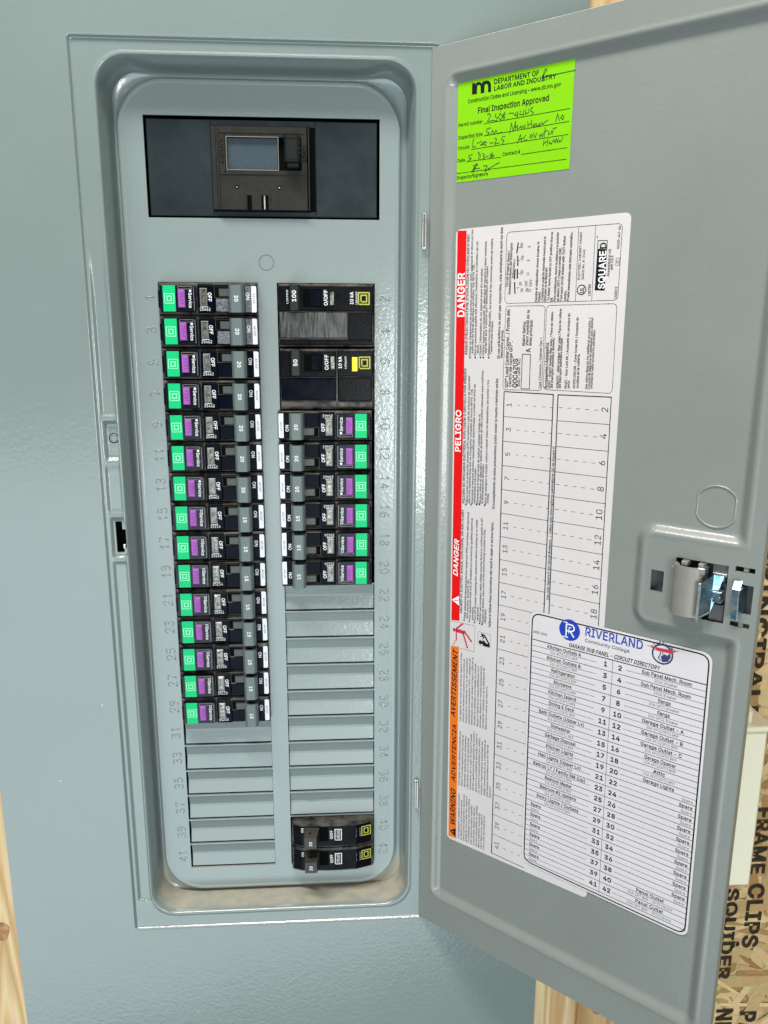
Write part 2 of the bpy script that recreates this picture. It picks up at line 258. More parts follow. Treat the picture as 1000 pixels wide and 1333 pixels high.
GLY_R = r"""# 433 238,0,320,500,370,500,289,0;10,138,18,188,393,188,385,138;62,0,144,500,195,500,113,0;40,311,48,362,422,362,414,311
& 440 193,-7,148,-2,108,12,77,33,53,61,38,94,34,131,37,161,47,186,62,209,83,231,138,274,222,337,242,357,256,382,257,398,253,420,241,437,222,449,198,453,181,451,165,445,152,436,143,424,137,409,135,392,137,374,143,357,166,322,200,279,430,0,358,0,168,228,119,288,100,313,86,338,77,364,74,392,78,423,89,450,108,473,132,490,162,501,197,505,231,501,261,490,285,473,303,452,314,426,318,397,316,376,310,355,300,337,286,319,252,288,152,214,125,192,108,171,98,151,95,129,98,106,107,86,122,69,141,56,164,48,190,46,219,49,247,58,273,73,296,94,315,119,330,149,340,183,343,220,401,220,398,177,390,141,378,113,351,74,327,46,300,23,266,7,230,-3
' 203 77,312,69,500,133,500,126,312
( 268 88,203,90,259,99,318,112,377,129,434,150,485,173,530,232,530,208,477,188,421,171,364,159,308,151,254,149,203,151,158,158,113,169,66,185,16,206,-37,232,-94,173,-94,136,-21,109,54,93,129
) 268 37,-94,63,-36,84,18,100,67,111,114,118,159,120,203,117,254,110,308,98,364,81,421,61,477,37,530,95,530,118,485,139,434,157,377,170,318,178,259,181,203,175,128,159,52,132,-22,95,-94
, 185 37,-117,66,70,135,70,83,-117
- 445 331,240,331,185,112,185,112,240
. 185 94,-4,76,-1,62,9,52,23,49,40,52,58,62,72,76,82,94,85,111,82,126,72,135,58,139,40,135,23,126,9,111,-1
/ 245 231,523,70,-75,14,-75,175,523
0 445 223,-7,171,1,128,24,93,61,68,111,52,175,47,250,52,325,68,388,93,439,128,476,171,499,223,507,274,499,317,476,352,439,378,388,393,325,398,250,393,175,378,111,352,61,318,24,274,1;223,49,257,55,285,72,308,102,324,141,335,191,338,250,335,309,324,359,308,398,285,428,257,446,223,452,189,446,160,428,138,398,121,359,111,309,107,250,111,191,121,141,138,102,160,72,189,55
1 445 75,0,75,54,384,54,384,0;271,500,271,0,209,0,209,441,206,441,85,352,85,419,195,500
2 445 63,0,63,47,256,253,294,300,305,321,312,342,315,365,312,390,302,411,288,429,268,441,246,449,220,452,193,449,169,440,150,425,136,406,128,383,125,356,64,356,70,398,85,435,109,465,141,488,179,502,221,507,264,502,301,488,332,466,355,438,370,404,374,366,372,339,365,312,351,285,330,254,301,219,262,177,150,59,150,56,383,56,383,0
3 445 214,-7,170,-3,130,10,96,29,69,56,51,90,43,130,107,130,113,106,124,86,141,70,162,58,187,51,215,49,244,52,270,60,292,73,309,91,320,114,323,142,320,169,311,193,294,213,270,230,238,240,198,243,154,243,154,294,283,441,283,444,68,444,68,500,366,500,366,453,208,273,208,284,259,284,303,271,338,249,365,219,381,183,386,142,381,101,364,65,338,35,303,12,262,-2
4 445 39,104,39,156,243,500,305,500,107,163,107,160,406,160,406,104;277,0,277,312,337,312,337,0
5 445 217,-7,175,-2,138,11,106,32,81,59,65,92,59,128,120,128,125,107,136,87,151,71,170,59,193,52,217,49,246,53,271,63,293,80,309,103,319,129,322,159,319,190,308,217,292,240,270,258,244,268,214,272,189,270,165,264,143,254,126,242,66,248,94,500,360,500,360,444,148,444,132,296,152,309,174,319,199,326,226,328,258,325,289,315,316,300,339,280,358,256,372,227,381,195,384,160,379,115,363,74,337,41,303,15,263,-1
6 445 222,-7,178,-1,140,14,108,40,83,73,68,113,62,159,66,196,78,235,100,280,135,335,248,500,316,500,148,257,143,257,162,283,192,302,211,307,231,309,274,304,310,290,341,267,363,236,377,198,382,154,377,110,361,71,337,39,305,14,266,-2;222,48,250,51,274,62,294,78,309,100,319,125,322,154,319,184,309,210,294,231,274,247,250,257,222,261,195,257,171,247,151,231,136,210,126,185,123,156,126,126,136,100,151,78,171,62,195,51
7 445 95,0,318,441,318,444,61,444,61,500,384,500,384,441,162,0
8 445 222,-7,175,-2,133,11,99,33,73,61,56,95,51,133,54,164,64,192,79,217,99,237,123,252,150,262,117,277,91,303,75,336,69,374,74,410,89,442,112,469,143,489,180,502,222,507,264,502,301,489,332,469,355,442,370,410,375,374,370,336,353,303,328,277,295,262,322,252,345,237,365,217,381,192,391,164,394,133,388,95,372,61,346,33,311,11,270,-2;222,48,253,51,280,59,301,72,317,90,328,111,331,136,327,162,317,185,300,204,278,219,252,228,222,231,193,228,166,219,144,204,128,185,117,162,113,136,117,111,127,90,143,72,164,59,191,51;222,285,247,287,269,295,288,308,302,325,311,345,314,369,311,393,302,413,289,429,270,442,248,449,222,452,197,449,174,442,156,429,142,413,133,393,131,369,133,345,142,325,156,308,175,295,197,287
9 445 222,507,266,501,305,486,337,460,362,427,377,387,382,341,378,304,366,265,344,220,310,165,197,0,128,0,296,243,302,243,283,217,252,198,234,193,214,191,172,196,135,210,104,233,82,264,67,302,62,346,68,390,83,429,108,461,140,486,179,502;222,452,195,449,171,438,151,422,136,400,126,375,123,346,126,316,136,290,151,269,171,253,195,243,222,239,250,243,274,253,294,269,309,290,319,315,322,344,319,374,309,400,294,422,274,438,250,449
: 185 94,-4,76,-1,62,9,52,23,49,40,52,58,62,72,76,82,94,85,111,82,126,72,135,58,139,40,135,23,126,9,111,-1;94,266,76,269,62,279,52,294,49,311,52,328,62,343,76,352,94,356,111,352,126,343,135,328,139,311,135,294,126,279,111,269
A 471 16,0,198,500,271,500,455,0,388,0,282,297,245,412,228,470,241,470,224,412,187,297,84,0;108,140,108,195,363,195,363,140
B 448 59,0,59,500,237,500,284,496,323,482,353,461,374,434,387,403,391,367,388,338,380,315,367,296,350,281,331,270,309,262,309,258,333,253,357,241,378,223,395,200,407,170,411,134,406,98,393,66,371,38,339,18,296,4,242,0;122,56,241,56,291,62,324,78,343,103,349,134,346,159,337,181,321,200,300,214,274,224,244,227,122,227;122,281,234,281,260,283,283,291,303,304,318,321,327,342,330,366,324,396,307,421,278,438,236,444,122,444
C 501 263,-7,202,1,148,24,103,62,68,113,47,176,40,250,47,323,68,386,103,437,148,475,202,499,263,507,300,504,334,496,366,482,395,463,420,439,440,411,455,379,465,342,401,342,394,367,383,388,368,406,351,421,332,433,310,441,287,446,263,448,219,442,180,425,148,396,123,358,107,309,102,250,107,191,123,142,148,103,181,75,219,58,263,52,287,54,310,59,332,67,351,79,368,94,383,112,394,134,401,158,465,158,455,121,440,89,420,61,395,37,367,18,335,5,300,-4
D 494 215,0,94,0,94,56,211,56,267,62,312,79,348,108,372,146,387,195,392,251,387,307,373,354,348,393,314,421,270,438,217,444,92,444,92,500,221,500,289,493,346,470,392,434,426,384,447,323,454,251,447,178,426,117,392,67,345,30,286,8;122,500,122,0,59,0,59,500
E 411 59,0,59,500,366,500,366,444,122,444,122,281,349,281,349,225,122,225,122,56,369,56,369,0
F 403 59,0,59,500,363,500,363,444,122,444,122,273,340,273,340,217,122,217,122,0
G 511 264,-7,201,1,147,25,102,63,68,114,47,176,40,250,47,323,68,386,102,437,146,475,200,499,260,507,299,504,335,495,367,481,396,461,421,437,441,409,457,378,466,343,401,343,392,366,381,386,367,404,350,420,331,432,310,441,286,446,261,448,218,442,180,425,148,397,123,358,107,309,102,250,107,191,123,142,148,104,181,75,220,58,264,52,304,57,339,70,368,92,389,121,403,157,408,199,427,196,278,196,278,251,470,251,470,197,463,139,443,89,412,49,370,18,320,0
H 508 59,0,59,500,122,500,122,284,386,284,386,500,449,500,449,0,386,0,386,228,122,228,122,0
I 295 31,0,31,56,116,56,116,444,31,444,31,500,265,500,265,444,180,444,180,56,265,56,265,0
K 459 103,143,103,212,154,278,208,338,357,500,441,500,227,271,224,271;59,0,59,500,122,500,122,0;366,0,185,255,224,304,441,0
L 386 59,0,59,500,122,500,122,56,355,56,355,0
M 617 59,0,59,500,149,500,277,171,306,82,316,48,302,48,336,156,346,184,468,500,558,500,558,0,496,0,496,362,498,449,504,449,474,357,448,286,336,0,281,0,162,299,119,425,110,449,117,449,120,286,120,0
N 514 59,0,59,500,134,500,346,166,381,105,407,54,398,53,392,155,392,500,455,500,455,0,380,0,199,285,145,374,106,444,117,446,123,302,123,0
O 524 262,-7,202,1,148,24,103,62,69,113,47,176,40,250,47,323,69,386,103,437,148,475,202,499,262,507,323,499,377,475,422,437,456,386,477,323,485,250,477,176,456,113,422,62,377,24,323,1;262,52,305,58,343,75,376,103,401,142,417,191,423,250,417,309,401,358,376,397,343,425,305,442,262,448,220,442,181,425,148,397,123,358,107,309,102,250,107,191,123,142,148,103,181,75,220,58
P 437 59,0,59,500,231,500,284,495,327,479,360,454,383,422,397,384,402,342,397,299,383,261,360,229,327,204,284,188,231,183,107,183,107,238,229,238,264,242,292,252,313,268,327,289,336,314,339,342,336,370,327,395,313,415,292,431,264,441,228,444,122,444,122,0
Q 524 241,156,307,156,377,64,460,-47,394,-47,326,45;262,-7,202,1,148,24,103,62,69,113,47,176,40,250,47,323,69,386,103,437,148,475,202,499,262,507,323,499,377,475,422,437,456,386,477,323,485,250,477,176,456,113,422,62,377,24,323,1;262,52,305,58,343,75,376,103,401,142,417,191,423,250,417,309,401,358,376,397,343,425,305,442,262,448,220,442,181,425,148,397,123,358,107,309,102,250,107,191,123,142,148,103,181,75,220,58
R 441 59,0,59,500,232,500,285,495,327,480,360,457,384,426,398,388,402,346,398,304,384,267,360,236,327,213,284,199,232,194,95,194,95,251,230,251,265,254,293,262,314,276,328,295,336,319,339,346,336,374,328,398,314,417,292,432,264,441,229,444,122,444,122,0;347,0,226,225,298,225,420,0
S 439 220,-9,169,-4,125,9,90,30,63,59,45,94,38,134,103,134,109,108,121,86,140,70,164,58,191,51,220,48,252,51,281,59,305,72,324,90,336,112,340,137,336,159,326,176,311,190,291,201,241,218,181,235,126,256,85,284,59,321,51,366,57,406,74,440,100,468,135,489,177,502,223,507,270,502,311,489,345,468,371,441,387,408,394,371,332,371,321,405,297,430,263,445,221,451,191,448,164,440,143,428,127,411,116,391,113,369,117,346,129,328,146,314,166,303,209,288,282,268,330,248,353,234,372,216,388,194,398,168,401,136,396,97,380,62,354,33,318,10,273,-4
T 441 31,444,31,500,410,500,410,444,252,444,252,0,189,0,189,444
U 508 254,-8,199,-2,151,15,112,43,83,79,65,122,59,170,59,500,122,500,122,175,126,141,138,111,158,86,184,67,216,55,254,51,293,55,325,67,351,86,370,111,382,141,386,175,386,500,449,500,449,170,443,122,425,79,396,43,357,15,310,-2
V 471 200,0,16,500,83,500,189,203,212,135,244,30,231,30,262,136,285,203,388,500,455,500,273,0
W 674 152,0,16,500,81,500,160,193,184,92,194,39,186,39,202,118,220,193,301,500,373,500,454,193,478,92,489,39,480,39,496,118,514,193,593,500,658,500,521,0,448,0,361,317,345,385,330,467,344,467,329,388,312,317,227,0
X 466 18,0,213,280,213,232,29,500,102,500,201,355,239,287,228,287,267,355,293,394,367,500,439,500,254,235,254,282,448,0,375,0,274,146,236,208,227,227,240,227,203,163,179,127,90,0
Y 464 200,0,200,205,16,500,90,500,189,339,232,260,245,227,220,227,233,260,261,313,276,339,374,500,447,500,263,205,263,0
Z 431 41,0,41,46,284,401,335,467,342,447,281,444,40,444,40,500,390,500,390,454,166,127,132,79,96,33,89,53,149,56,393,56,393,0
a 383 157,-8,123,-5,93,5,67,21,47,44,34,72,30,106,33,135,42,158,57,176,76,190,98,200,149,212,248,226,261,231,271,252,269,274,262,292,251,306,236,316,216,323,192,325,168,323,147,317,129,307,105,283,98,269,40,286,56,317,77,340,102,357,131,369,161,376,191,378,212,377,235,373,258,366,281,354,301,338,317,315,327,285,331,247,331,0,272,0,272,51,248,24,232,11,212,1,187,-6;167,45,198,48,224,58,244,73,259,92,268,113,271,136,271,187,242,176,152,161,132,156,115,148,102,137,93,122,90,103,93,85,100,71,112,60,128,51,146,46
b 417 226,-8,194,-5,169,4,150,16,124,45,116,58,110,58,110,0,52,0,52,500,112,500,112,314,149,354,168,366,193,375,225,378,269,372,308,354,339,326,363,288,379,240,384,186,379,130,364,83,340,45,308,16,269,-2;216,46,248,51,275,64,295,86,310,115,319,148,322,186,320,223,311,257,296,285,275,306,249,320,216,324,185,320,158,307,138,286,123,258,114,225,111,186,114,147,123,113,138,85,159,64,185,50
c 389 204,-8,156,-2,115,16,81,45,55,84,39,130,34,184,39,239,55,286,81,325,115,354,156,372,204,378,230,376,256,371,279,362,300,350,318,335,334,316,347,295,355,272,298,257,285,284,265,305,238,319,204,324,170,319,143,305,122,282,107,254,98,221,95,184,98,148,107,115,122,87,143,65,170,50,204,46,238,51,266,65,287,87,299,115,357,101,348,77,335,55,320,37,301,21,280,8,256,-1,231,-6
d 417 192,-8,148,-2,110,16,78,45,54,83,39,130,34,186,39,240,54,288,78,326,110,354,148,372,192,378,224,375,249,366,268,354,305,314,305,500,365,500,365,0,307,0,307,58,301,58,282,31,267,16,248,4,223,-5;201,46,232,50,259,64,279,85,294,113,303,147,306,186,303,225,294,258,280,286,259,307,233,320,201,324,169,320,142,306,121,285,107,257,98,223,95,186,98,148,107,115,122,86,143,64,169,51
e 397 208,-8,158,-2,115,16,80,45,55,83,39,130,34,184,39,238,54,285,79,324,113,353,154,372,202,378,232,375,261,368,289,354,314,335,335,309,351,277,361,238,365,191,365,166,73,166,73,217,332,217,304,199,301,233,293,264,278,289,258,308,233,320,202,324,170,320,144,308,123,289,107,265,97,237,94,207,94,174,98,136,109,104,126,79,148,60,176,49,209,45,230,47,249,52,266,60,281,71,292,86,300,104,359,89,347,62,329,39,306,19,278,4,245,-5
f 249 224,373,224,321,6,321,6,373;79,0,79,424,83,453,94,478,111,496,133,510,158,518,184,521,218,518,239,512,223,460,191,466,168,462,152,452,142,435,139,411,139,0
g 418 203,-148,165,-145,132,-137,104,-125,81,-108,63,-89,50,-68,100,-40,119,-65,134,-77,152,-87,175,-93,203,-96,245,-90,277,-74,299,-46,306,-6,306,67,301,67,282,41,267,27,248,15,223,7,192,5,149,10,111,26,79,53,54,89,39,134,34,188,39,242,54,288,78,326,110,354,149,372,193,378,224,375,249,366,268,354,294,326,302,313,308,313,308,373,366,373,366,-9,361,-53,344,-88,319,-115,286,-134,247,-144;201,58,233,62,259,74,280,93,295,119,304,151,307,189,304,227,295,259,280,286,259,307,233,320,201,324,169,320,143,306,122,285,107,258,98,226,95,189,98,152,107,120,122,94,143,74,169,62
h 403 112,223,112,0,52,0,52,500,112,500,112,283,101,283,121,327,149,356,184,372,223,378,259,374,290,362,316,343,335,315,347,280,351,236,351,0,291,0,291,231,285,270,268,299,241,317,206,323,181,321,158,312,139,298,124,278,115,253
i 164 52,0,52,373,112,373,112,0;82,435,66,438,53,447,44,460,41,475,44,490,53,503,66,512,82,515,98,512,112,503,121,490,124,475,121,460,112,447,98,438
j 164 52,373,112,373,112,-30,109,-61,100,-89,85,-111,64,-127,37,-137,-10,-140,-10,-85,24,-82,40,-71,49,-53,52,-29;82,435,66,438,53,447,43,460,40,475,43,490,53,503,66,512,82,515,98,512,112,503,121,490,124,475,121,460,112,447,98,438
k 374 108,134,108,208,118,208,280,373,354,373,181,196,174,196;52,0,52,500,112,500,112,0;289,0,145,183,188,225,366,0
l 186 99,3,73,20,57,47,52,83,52,500,112,500,112,97,113,75,118,61,128,54,167,53,178,3,148,-2
m 599 52,0,52,373,110,373,110,290,106,290,116,318,130,340,148,357,169,370,192,377,215,380,253,373,282,355,303,326,315,290,307,290,316,315,331,337,351,355,374,368,401,377,429,380,460,376,489,365,513,348,531,323,543,291,547,251,547,0,487,0,487,249,482,284,464,307,440,320,411,325,388,322,368,314,351,302,339,285,332,265,330,243,330,0,269,0,269,255,264,284,249,306,225,320,196,325,175,322,155,315,137,302,124,284,115,262,112,234,112,0
n 403 112,223,112,0,52,0,52,373,110,373,110,283,101,283,121,327,149,356,184,372,223,378,259,374,290,362,315,343,335,315,347,280,351,236,351,0,291,0,291,231,285,270,268,299,241,317,206,323,181,321,158,312,139,298,124,278,115,253
o 408 204,-8,156,-2,115,16,81,45,55,84,39,130,34,184,39,239,55,286,81,325,115,354,156,372,204,378,252,372,293,354,328,325,353,286,369,239,374,184,369,130,353,84,328,45,293,16,252,-2;204,46,238,50,266,65,287,87,302,115,311,148,314,184,311,220,302,254,287,282,266,305,238,319,204,324,170,319,143,305,122,282,107,254,98,221,95,184,98,148,107,115,122,87,143,65,170,50
p 417 52,-140,52,373,110,373,110,314,116,314,135,340,149,354,168,366,193,375,225,378,269,372,308,354,339,326,363,288,379,240,384,186,379,130,364,83,340,45,308,16,269,-2,226,-8,194,-5,170,4,150,16,112,58,112,-140;216,46,248,51,275,64,295,86,310,115,319,148,322,186,320,223,311,257,296,285,275,306,249,320,216,324,185,320,158,307,138,286,123,258,114,225,111,186,114,147,123,113,138,85,159,64,185,50
q 417 365,-140,305,-140,305,58,282,31,267,16,248,4,223,-5,192,-8,148,-2,110,16,78,45,54,83,39,130,34,186,39,240,54,288,78,326,110,354,148,372,192,378,224,375,249,366,268,354,293,326,301,314,307,314,307,373,365,373;201,46,232,50,259,64,279,85,294,113,303,147,306,186,303,225,294,258,280,286,259,307,233,320,201,324,169,320,142,306,121,285,107,257,98,223,95,186,98,148,107,115,122,86,143,64,169,51
r 255 52,0,52,373,110,373,110,315,113,315,128,341,150,361,178,374,233,378,239,377,239,317,203,320,179,317,156,309,138,296,124,279,115,257,112,233,112,0
s 359 179,-8,142,-5,110,3,83,18,61,37,45,62,35,93,92,105,103,78,122,59,147,48,178,45,213,49,240,61,258,79,263,101,260,119,250,133,232,145,208,152,147,167,102,183,71,205,52,233,46,269,50,299,64,326,85,348,113,364,146,374,184,378,219,375,249,366,274,352,294,333,308,311,318,285,263,272,254,292,238,310,216,323,184,327,154,323,129,311,112,294,107,272,110,254,122,239,141,228,169,219,226,206,270,190,301,168,319,140,326,105,321,74,307,46,285,24,255,6,220,-4
t 223 200,373,200,321,6,321,6,373;64,463,124,463,124,96,126,75,134,60,147,52,191,51,198,53,209,2,177,-4,165,-4,123,2,90,21,70,51,64,91
u 403 179,-5,144,-1,113,11,87,30,68,58,56,93,52,137,52,373,112,373,112,142,117,103,135,74,161,55,197,49,222,52,245,61,264,75,279,95,288,120,291,150,291,373,351,373,351,0,293,0,293,90,302,90,281,46,253,17,218,0
v 383 160,0,17,373,83,373,174,119,202,20,181,20,209,119,220,152,300,373,365,373,222,0
w 557 135,0,22,373,86,373,141,174,162,90,172,41,162,41,182,132,203,210,248,373,311,373,365,173,385,89,395,41,385,41,395,89,416,173,426,210,472,373,535,373,422,0,362,0,313,169,292,248,272,332,286,332,251,194,195,0
x 372 20,0,168,214,168,168,28,373,98,373,162,274,204,202,172,202,213,274,229,300,277,373,346,373,205,166,205,210,352,0,282,0,227,84,196,134,170,179,201,179,162,110,146,84,90,0
y 383 47,-136,60,-84,87,-88,102,-87,116,-82,128,-73,139,-57,160,-1,17,373,83,373,174,119,202,20,181,20,209,119,220,152,300,373,365,373,201,-57,188,-84,173,-105,156,-122,137,-133,115,-140,90,-143,54,-139
z 374 41,0,41,45,250,314,250,317,47,317,47,373,327,373,327,325,124,59,124,55,333,55,333,0
É 411 59,0,59,500,366,500,366,444,122,444,122,281,349,281,349,225,122,225,122,56,369,56,369,0;188,549,235,647,302,647,237,549
Ó 524 262,-7,202,1,148,24,103,62,69,113,47,176,40,250,47,323,69,386,103,437,148,475,202,499,262,507,323,499,377,475,422,437,456,386,477,323,485,250,477,176,456,113,422,62,377,24,323,1;262,52,305,58,343,75,376,103,401,142,417,191,423,250,417,309,401,358,376,397,343,425,305,442,262,448,220,442,181,425,148,397,123,358,107,309,102,250,107,191,123,142,148,103,181,75,220,58;236,549,283,647,350,647,285,549
à 383 157,-8,123,-5,93,5,67,21,47,44,34,72,30,106,33,135,42,158,57,176,76,190,98,200,149,212,248,226,261,231,271,252,269,274,262,292,251,306,236,316,216,323,192,325,168,323,147,317,129,307,105,283,98,269,40,286,56,317,77,340,102,357,131,369,161,376,191,378,212,377,235,373,258,366,281,354,301,338,317,315,327,285,331,247,331,0,272,0,272,51,248,24,232,11,212,1,187,-6;167,45,198,48,224,58,244,73,259,92,268,113,271,136,271,187,242,176,152,161,132,156,115,148,102,137,93,122,90,103,93,85,100,71,112,60,128,51,146,46;162,421,98,520,165,520,212,421
á 383 157,-8,123,-5,93,5,67,21,47,44,34,72,30,106,33,135,42,158,57,176,76,190,98,200,149,212,248,226,261,231,271,252,269,274,262,292,251,306,236,316,216,323,192,325,168,323,147,317,129,307,105,283,98,269,40,286,56,317,77,340,102,357,131,369,161,376,191,378,212,377,235,373,258,366,281,354,301,338,317,315,327,285,331,247,331,0,272,0,272,51,248,24,232,11,212,1,187,-6;167,45,198,48,224,58,244,73,259,92,268,113,271,136,271,187,242,176,152,161,132,156,115,148,102,137,93,122,90,103,93,85,100,71,112,60,128,51,146,46;159,421,206,520,273,520,209,421
ç 389 204,-8,156,-2,115,16,81,45,55,84,39,130,34,184,39,239,55,286,81,325,115,354,156,372,204,378,230,376,256,371,279,362,300,350,318,335,334,316,347,295,355,272,298,257,285,284,265,305,238,319,204,324,170,319,143,305,122,282,107,254,98,221,95,184,98,148,107,115,122,87,143,65,170,50,204,46,238,51,266,65,287,87,299,115,357,101,348,77,335,55,320,37,301,21,280,8,256,-1,231,-6;166,-140,166,-105,222,-104,237,-93,237,-73,222,-62,179,-61,189,16,220,16,220,-29,249,-33,268,-43,280,-60,284,-83,279,-109,265,-127,241,-137,206,-140
é 397 208,-8,158,-2,115,16,80,45,55,83,39,130,34,184,39,238,54,285,79,324,113,353,154,372,202,378,232,375,261,368,289,354,314,335,335,309,351,277,361,238,365,191,365,166,73,166,73,217,332,217,304,199,301,233,293,264,278,289,258,308,233,320,202,324,170,320,144,308,123,289,107,265,97,237,94,207,94,174,98,136,109,104,126,79,148,60,176,49,209,45,230,47,249,52,266,60,281,71,292,86,300,104,359,89,347,62,329,39,306,19,278,4,245,-5;174,421,221,520,288,520,223,421
í 164 52,0,52,373,112,373,112,0;56,421,103,520,170,520,105,421
î 164 52,0,52,373,112,373,112,0;34,428,-26,428,-26,431,53,520,110,520,190,431,190,428,130,428,82,487
ñ 403 112,223,112,0,52,0,52,373,110,373,110,283,101,283,121,327,149,356,184,372,223,378,259,374,290,362,315,343,335,315,347,280,351,236,351,0,291,0,291,231,285,270,268,299,241,317,206,323,181,321,158,312,139,298,124,278,115,253;245,439,209,447,171,465,156,464,146,440,104,440,108,467,118,490,135,504,158,509,193,501,230,482,246,483,255,496,258,508,299,508,294,480,284,458,267,443
ó 408 204,-8,156,-2,115,16,81,45,55,84,39,130,34,184,39,239,55,286,81,325,115,354,156,372,204,378,252,372,293,354,328,325,353,286,369,239,374,184,369,130,353,84,328,45,293,16,252,-2;204,46,238,50,266,65,287,87,302,115,311,148,314,184,311,220,302,254,287,282,266,305,238,319,204,324,170,319,143,305,122,282,107,254,98,221,95,184,98,148,107,115,122,87,143,65,170,50;178,421,224,520,292,520,227,421
– 344 344,240,344,185,0,185,0,240
™ 417 284,320,205,500,238,500,293,369,348,500,380,500,302,320;199,320,199,500,231,500,231,320;354,320,354,500,387,500,387,320;81,320,81,484,113,484,113,320;26,472,26,500,167,500,167,472"""
FNT = {}
for ln in GLY_R.split("\n"):
    c_, adv_, l_ = ln.split(" "); FNT[c_] = (int(adv_), [list(zip(q[::2], q[1::2])) for q in [[int(x) for x in s_.split(",")] for s_ in l_.split(";")]])
def _area(l): return sum(l[i - 1][0] * l[i][1] - l[i][0] * l[i - 1][1] for i in range(len(l))) / 2
def _in(p, poly):
    c = False; j = len(poly) - 1
    for i in range(len(poly)):
        if (poly[i][1] > p[1]) != (poly[j][1] > p[1]) and p[0] < (poly[j][0] - poly[i][0]) * (p[1] - poly[i][1]) / (poly[j][1] - poly[i][1]) + poly[i][0]: c = not c
        j = i
    return c
_bd = {}
def glyph(ch, bold):
    """points with a layer number, triangles and advance of one letter; strokes pushed outwards when bold"""
    if (ch, bold) in _bd: return _bd[(ch, bold)]
    g = FNT.get(ch)
    if g:
        am = 500 * min(.055, .012 + .6 * bold) if bold else 0; big = max(g[1], key=lambda l: abs(_area(l))); sg = 1 if _area(big) > 0 else -1; ls = []
        for l in g[1]:
            out = _area(l) * sg > 0; q = []
            if bold:
                l2 = [l[0]]
                for p_ in l[1:]:
                    if math.hypot(p_[0] - l2[-1][0], p_[1] - l2[-1][1]) > 13: l2.append(p_)
                if len(l2) > 3: l = l2
            n = len(l)
            for i in range(n):
                a, b, c = Vector(l[i - 1]), Vector(l[i]), Vector(l[(i + 1) % n]); u = (b - a).normalized(); v = (c - b).normalized()
                nn = Vector((u.y + v.y, -u.x - v.x)) * sg
                if nn.length > .05: nn = nn.normalized() * min(1.5, 1 / max(.5, nn.length / 2))
                q.append(tuple(b + nn * am))
            ls.append((out, l, q))
        V, F = [], []
        outs = [x for x in ls if x[0]]
        def owner(h):
            c = [(abs(_area(o[1])), i) for i, o in enumerate(outs) if all(_in(p_, o[1]) for p_ in h[1][::3])]
            return min(c)[1] if c else -1
        for k, o_ in enumerate(outs):
            hs = [h for h in ls if not h[0] and owner(h) == k]
            loops = [o_[2]] + [h[2] for h in hs]; vs_, es_ = [], []
            for l in loops:
                o0 = len(vs_); vs_ += [Vector(p) for p in l]; es_ += [(o0 + i, o0 + (i + 1) % len(l)) for i in range(len(l))]
            rv, _, rf, _, _, _ = delaunay_2d_cdt(vs_, es_, [], 1, 1e-4); base = len(V); V += [(p.x, p.y, k) for p in rv]
            for f in rf:
                c = sum((rv[i] for i in f), Vector((0, 0))) / len(f)
                if _in(c, loops[0]) and not any(_in(c, l) for l in loops[1:]): F.append(tuple(i + base for i in f))
        g = (g[0] + am * 1.2, V, F)
    _bd[(ch, bold)] = g
    return g
_g = {}
def glyphs(string, bold, shear):
    """lettering outlines, cap height 1; returns points, faces, width"""
    key = (string, bold, shear)
    if key not in _g:
        vv, ff, x = [], [], 0
        for ch in string:
            if ch == ' ': x += SPACE; continue
            g = glyph(ch, bold)
            if g is None: continue
            o = len(vv); vv += [((x + p[0] + shear * p[1]) / 500, p[1] / 500, p[2]) for p in g[1]]; ff += [tuple(i + o for i in f) for f in g[2]]; x += g[0]
        x0 = min(p[0] for p in vv); vv = [(p[0] - x0, p[1], p[2]) for p in vv]; _g[key] = (vv, ff, max(p[0] for p in vv))
    return _g[key]
def empty(name, loc, label=None, cat=None, group=None, rot=None, parent=None):
    o = bpy.data.objects.new(name, None); sc.collection.objects.link(o); o.location = loc; o.empty_display_size = .02
    if rot: o.rotation_euler = rot
    if parent is not None: o.parent = parent
    tag(o, label, cat, group); return o
def tag(o, label=None, cat=None, group=None, kind=None):
    if label: o['label'] = label
    if cat: o['category'] = cat
    if group: o['group'] = group
    if kind: o['kind'] = kind
    return o
def copy_tree(o, parent=None):
    c = o.copy(); sc.collection.objects.link(c); c.parent = parent
    for ch in list(o.children): copy_tree(ch, c)
    return c
def sstep(a, b, t):
    t = max(0, min(1, (t - a) / (b - a))); return t * t * (3 - 2 * t)
P = 19.05
H = 18.0
XL0, XL1, XR0, XR1 = 0.0, 59.2, 70.6, 129.7
# ================================================================= PANEL
panel = empty('breaker_panel', W(64, -442, 0), 'grey steel breaker panel with its door swung open, set in the wood framing', 'breaker panel')
NS = dict(top=26, left=440, bottom=26, right=60, arc=14)
def rrect(x0, x1, z0, z1, r):
    """rounded rectangle; the same number of points for every call, counter-clockwise from the top right corner"""
    pts = []
    def arc(cx, cz, a0): 
        for i in range(NS['arc'] + 1):
            a = math.radians(a0 + 90 * i / NS['arc']); pts.append((cx + r * math.cos(a), cz + r * math.sin(a)))
    def side(n):
        a = pts[-1]
        return a, n
    arc(x1 - r, z1 - r, 0)
    def fill(n, bx, bz):
        ax, az = pts[-1]
        for i in range(1, n): pts.append((ax + (bx - ax) * i / n, az + (bz - az) * i / n))
    fill(NS['top'], x0 + r, z1); arc(x0 + r, z1 - r, 90)
    fill(NS['left'], x0, z0 + r); arc(x0 + r, z0 + r, 180)
    fill(NS['bottom'], x1 - r, z0); arc(x1 - r, z0 + r, 270)
    fill(NS['right'], x1, z1 - r)
    return pts
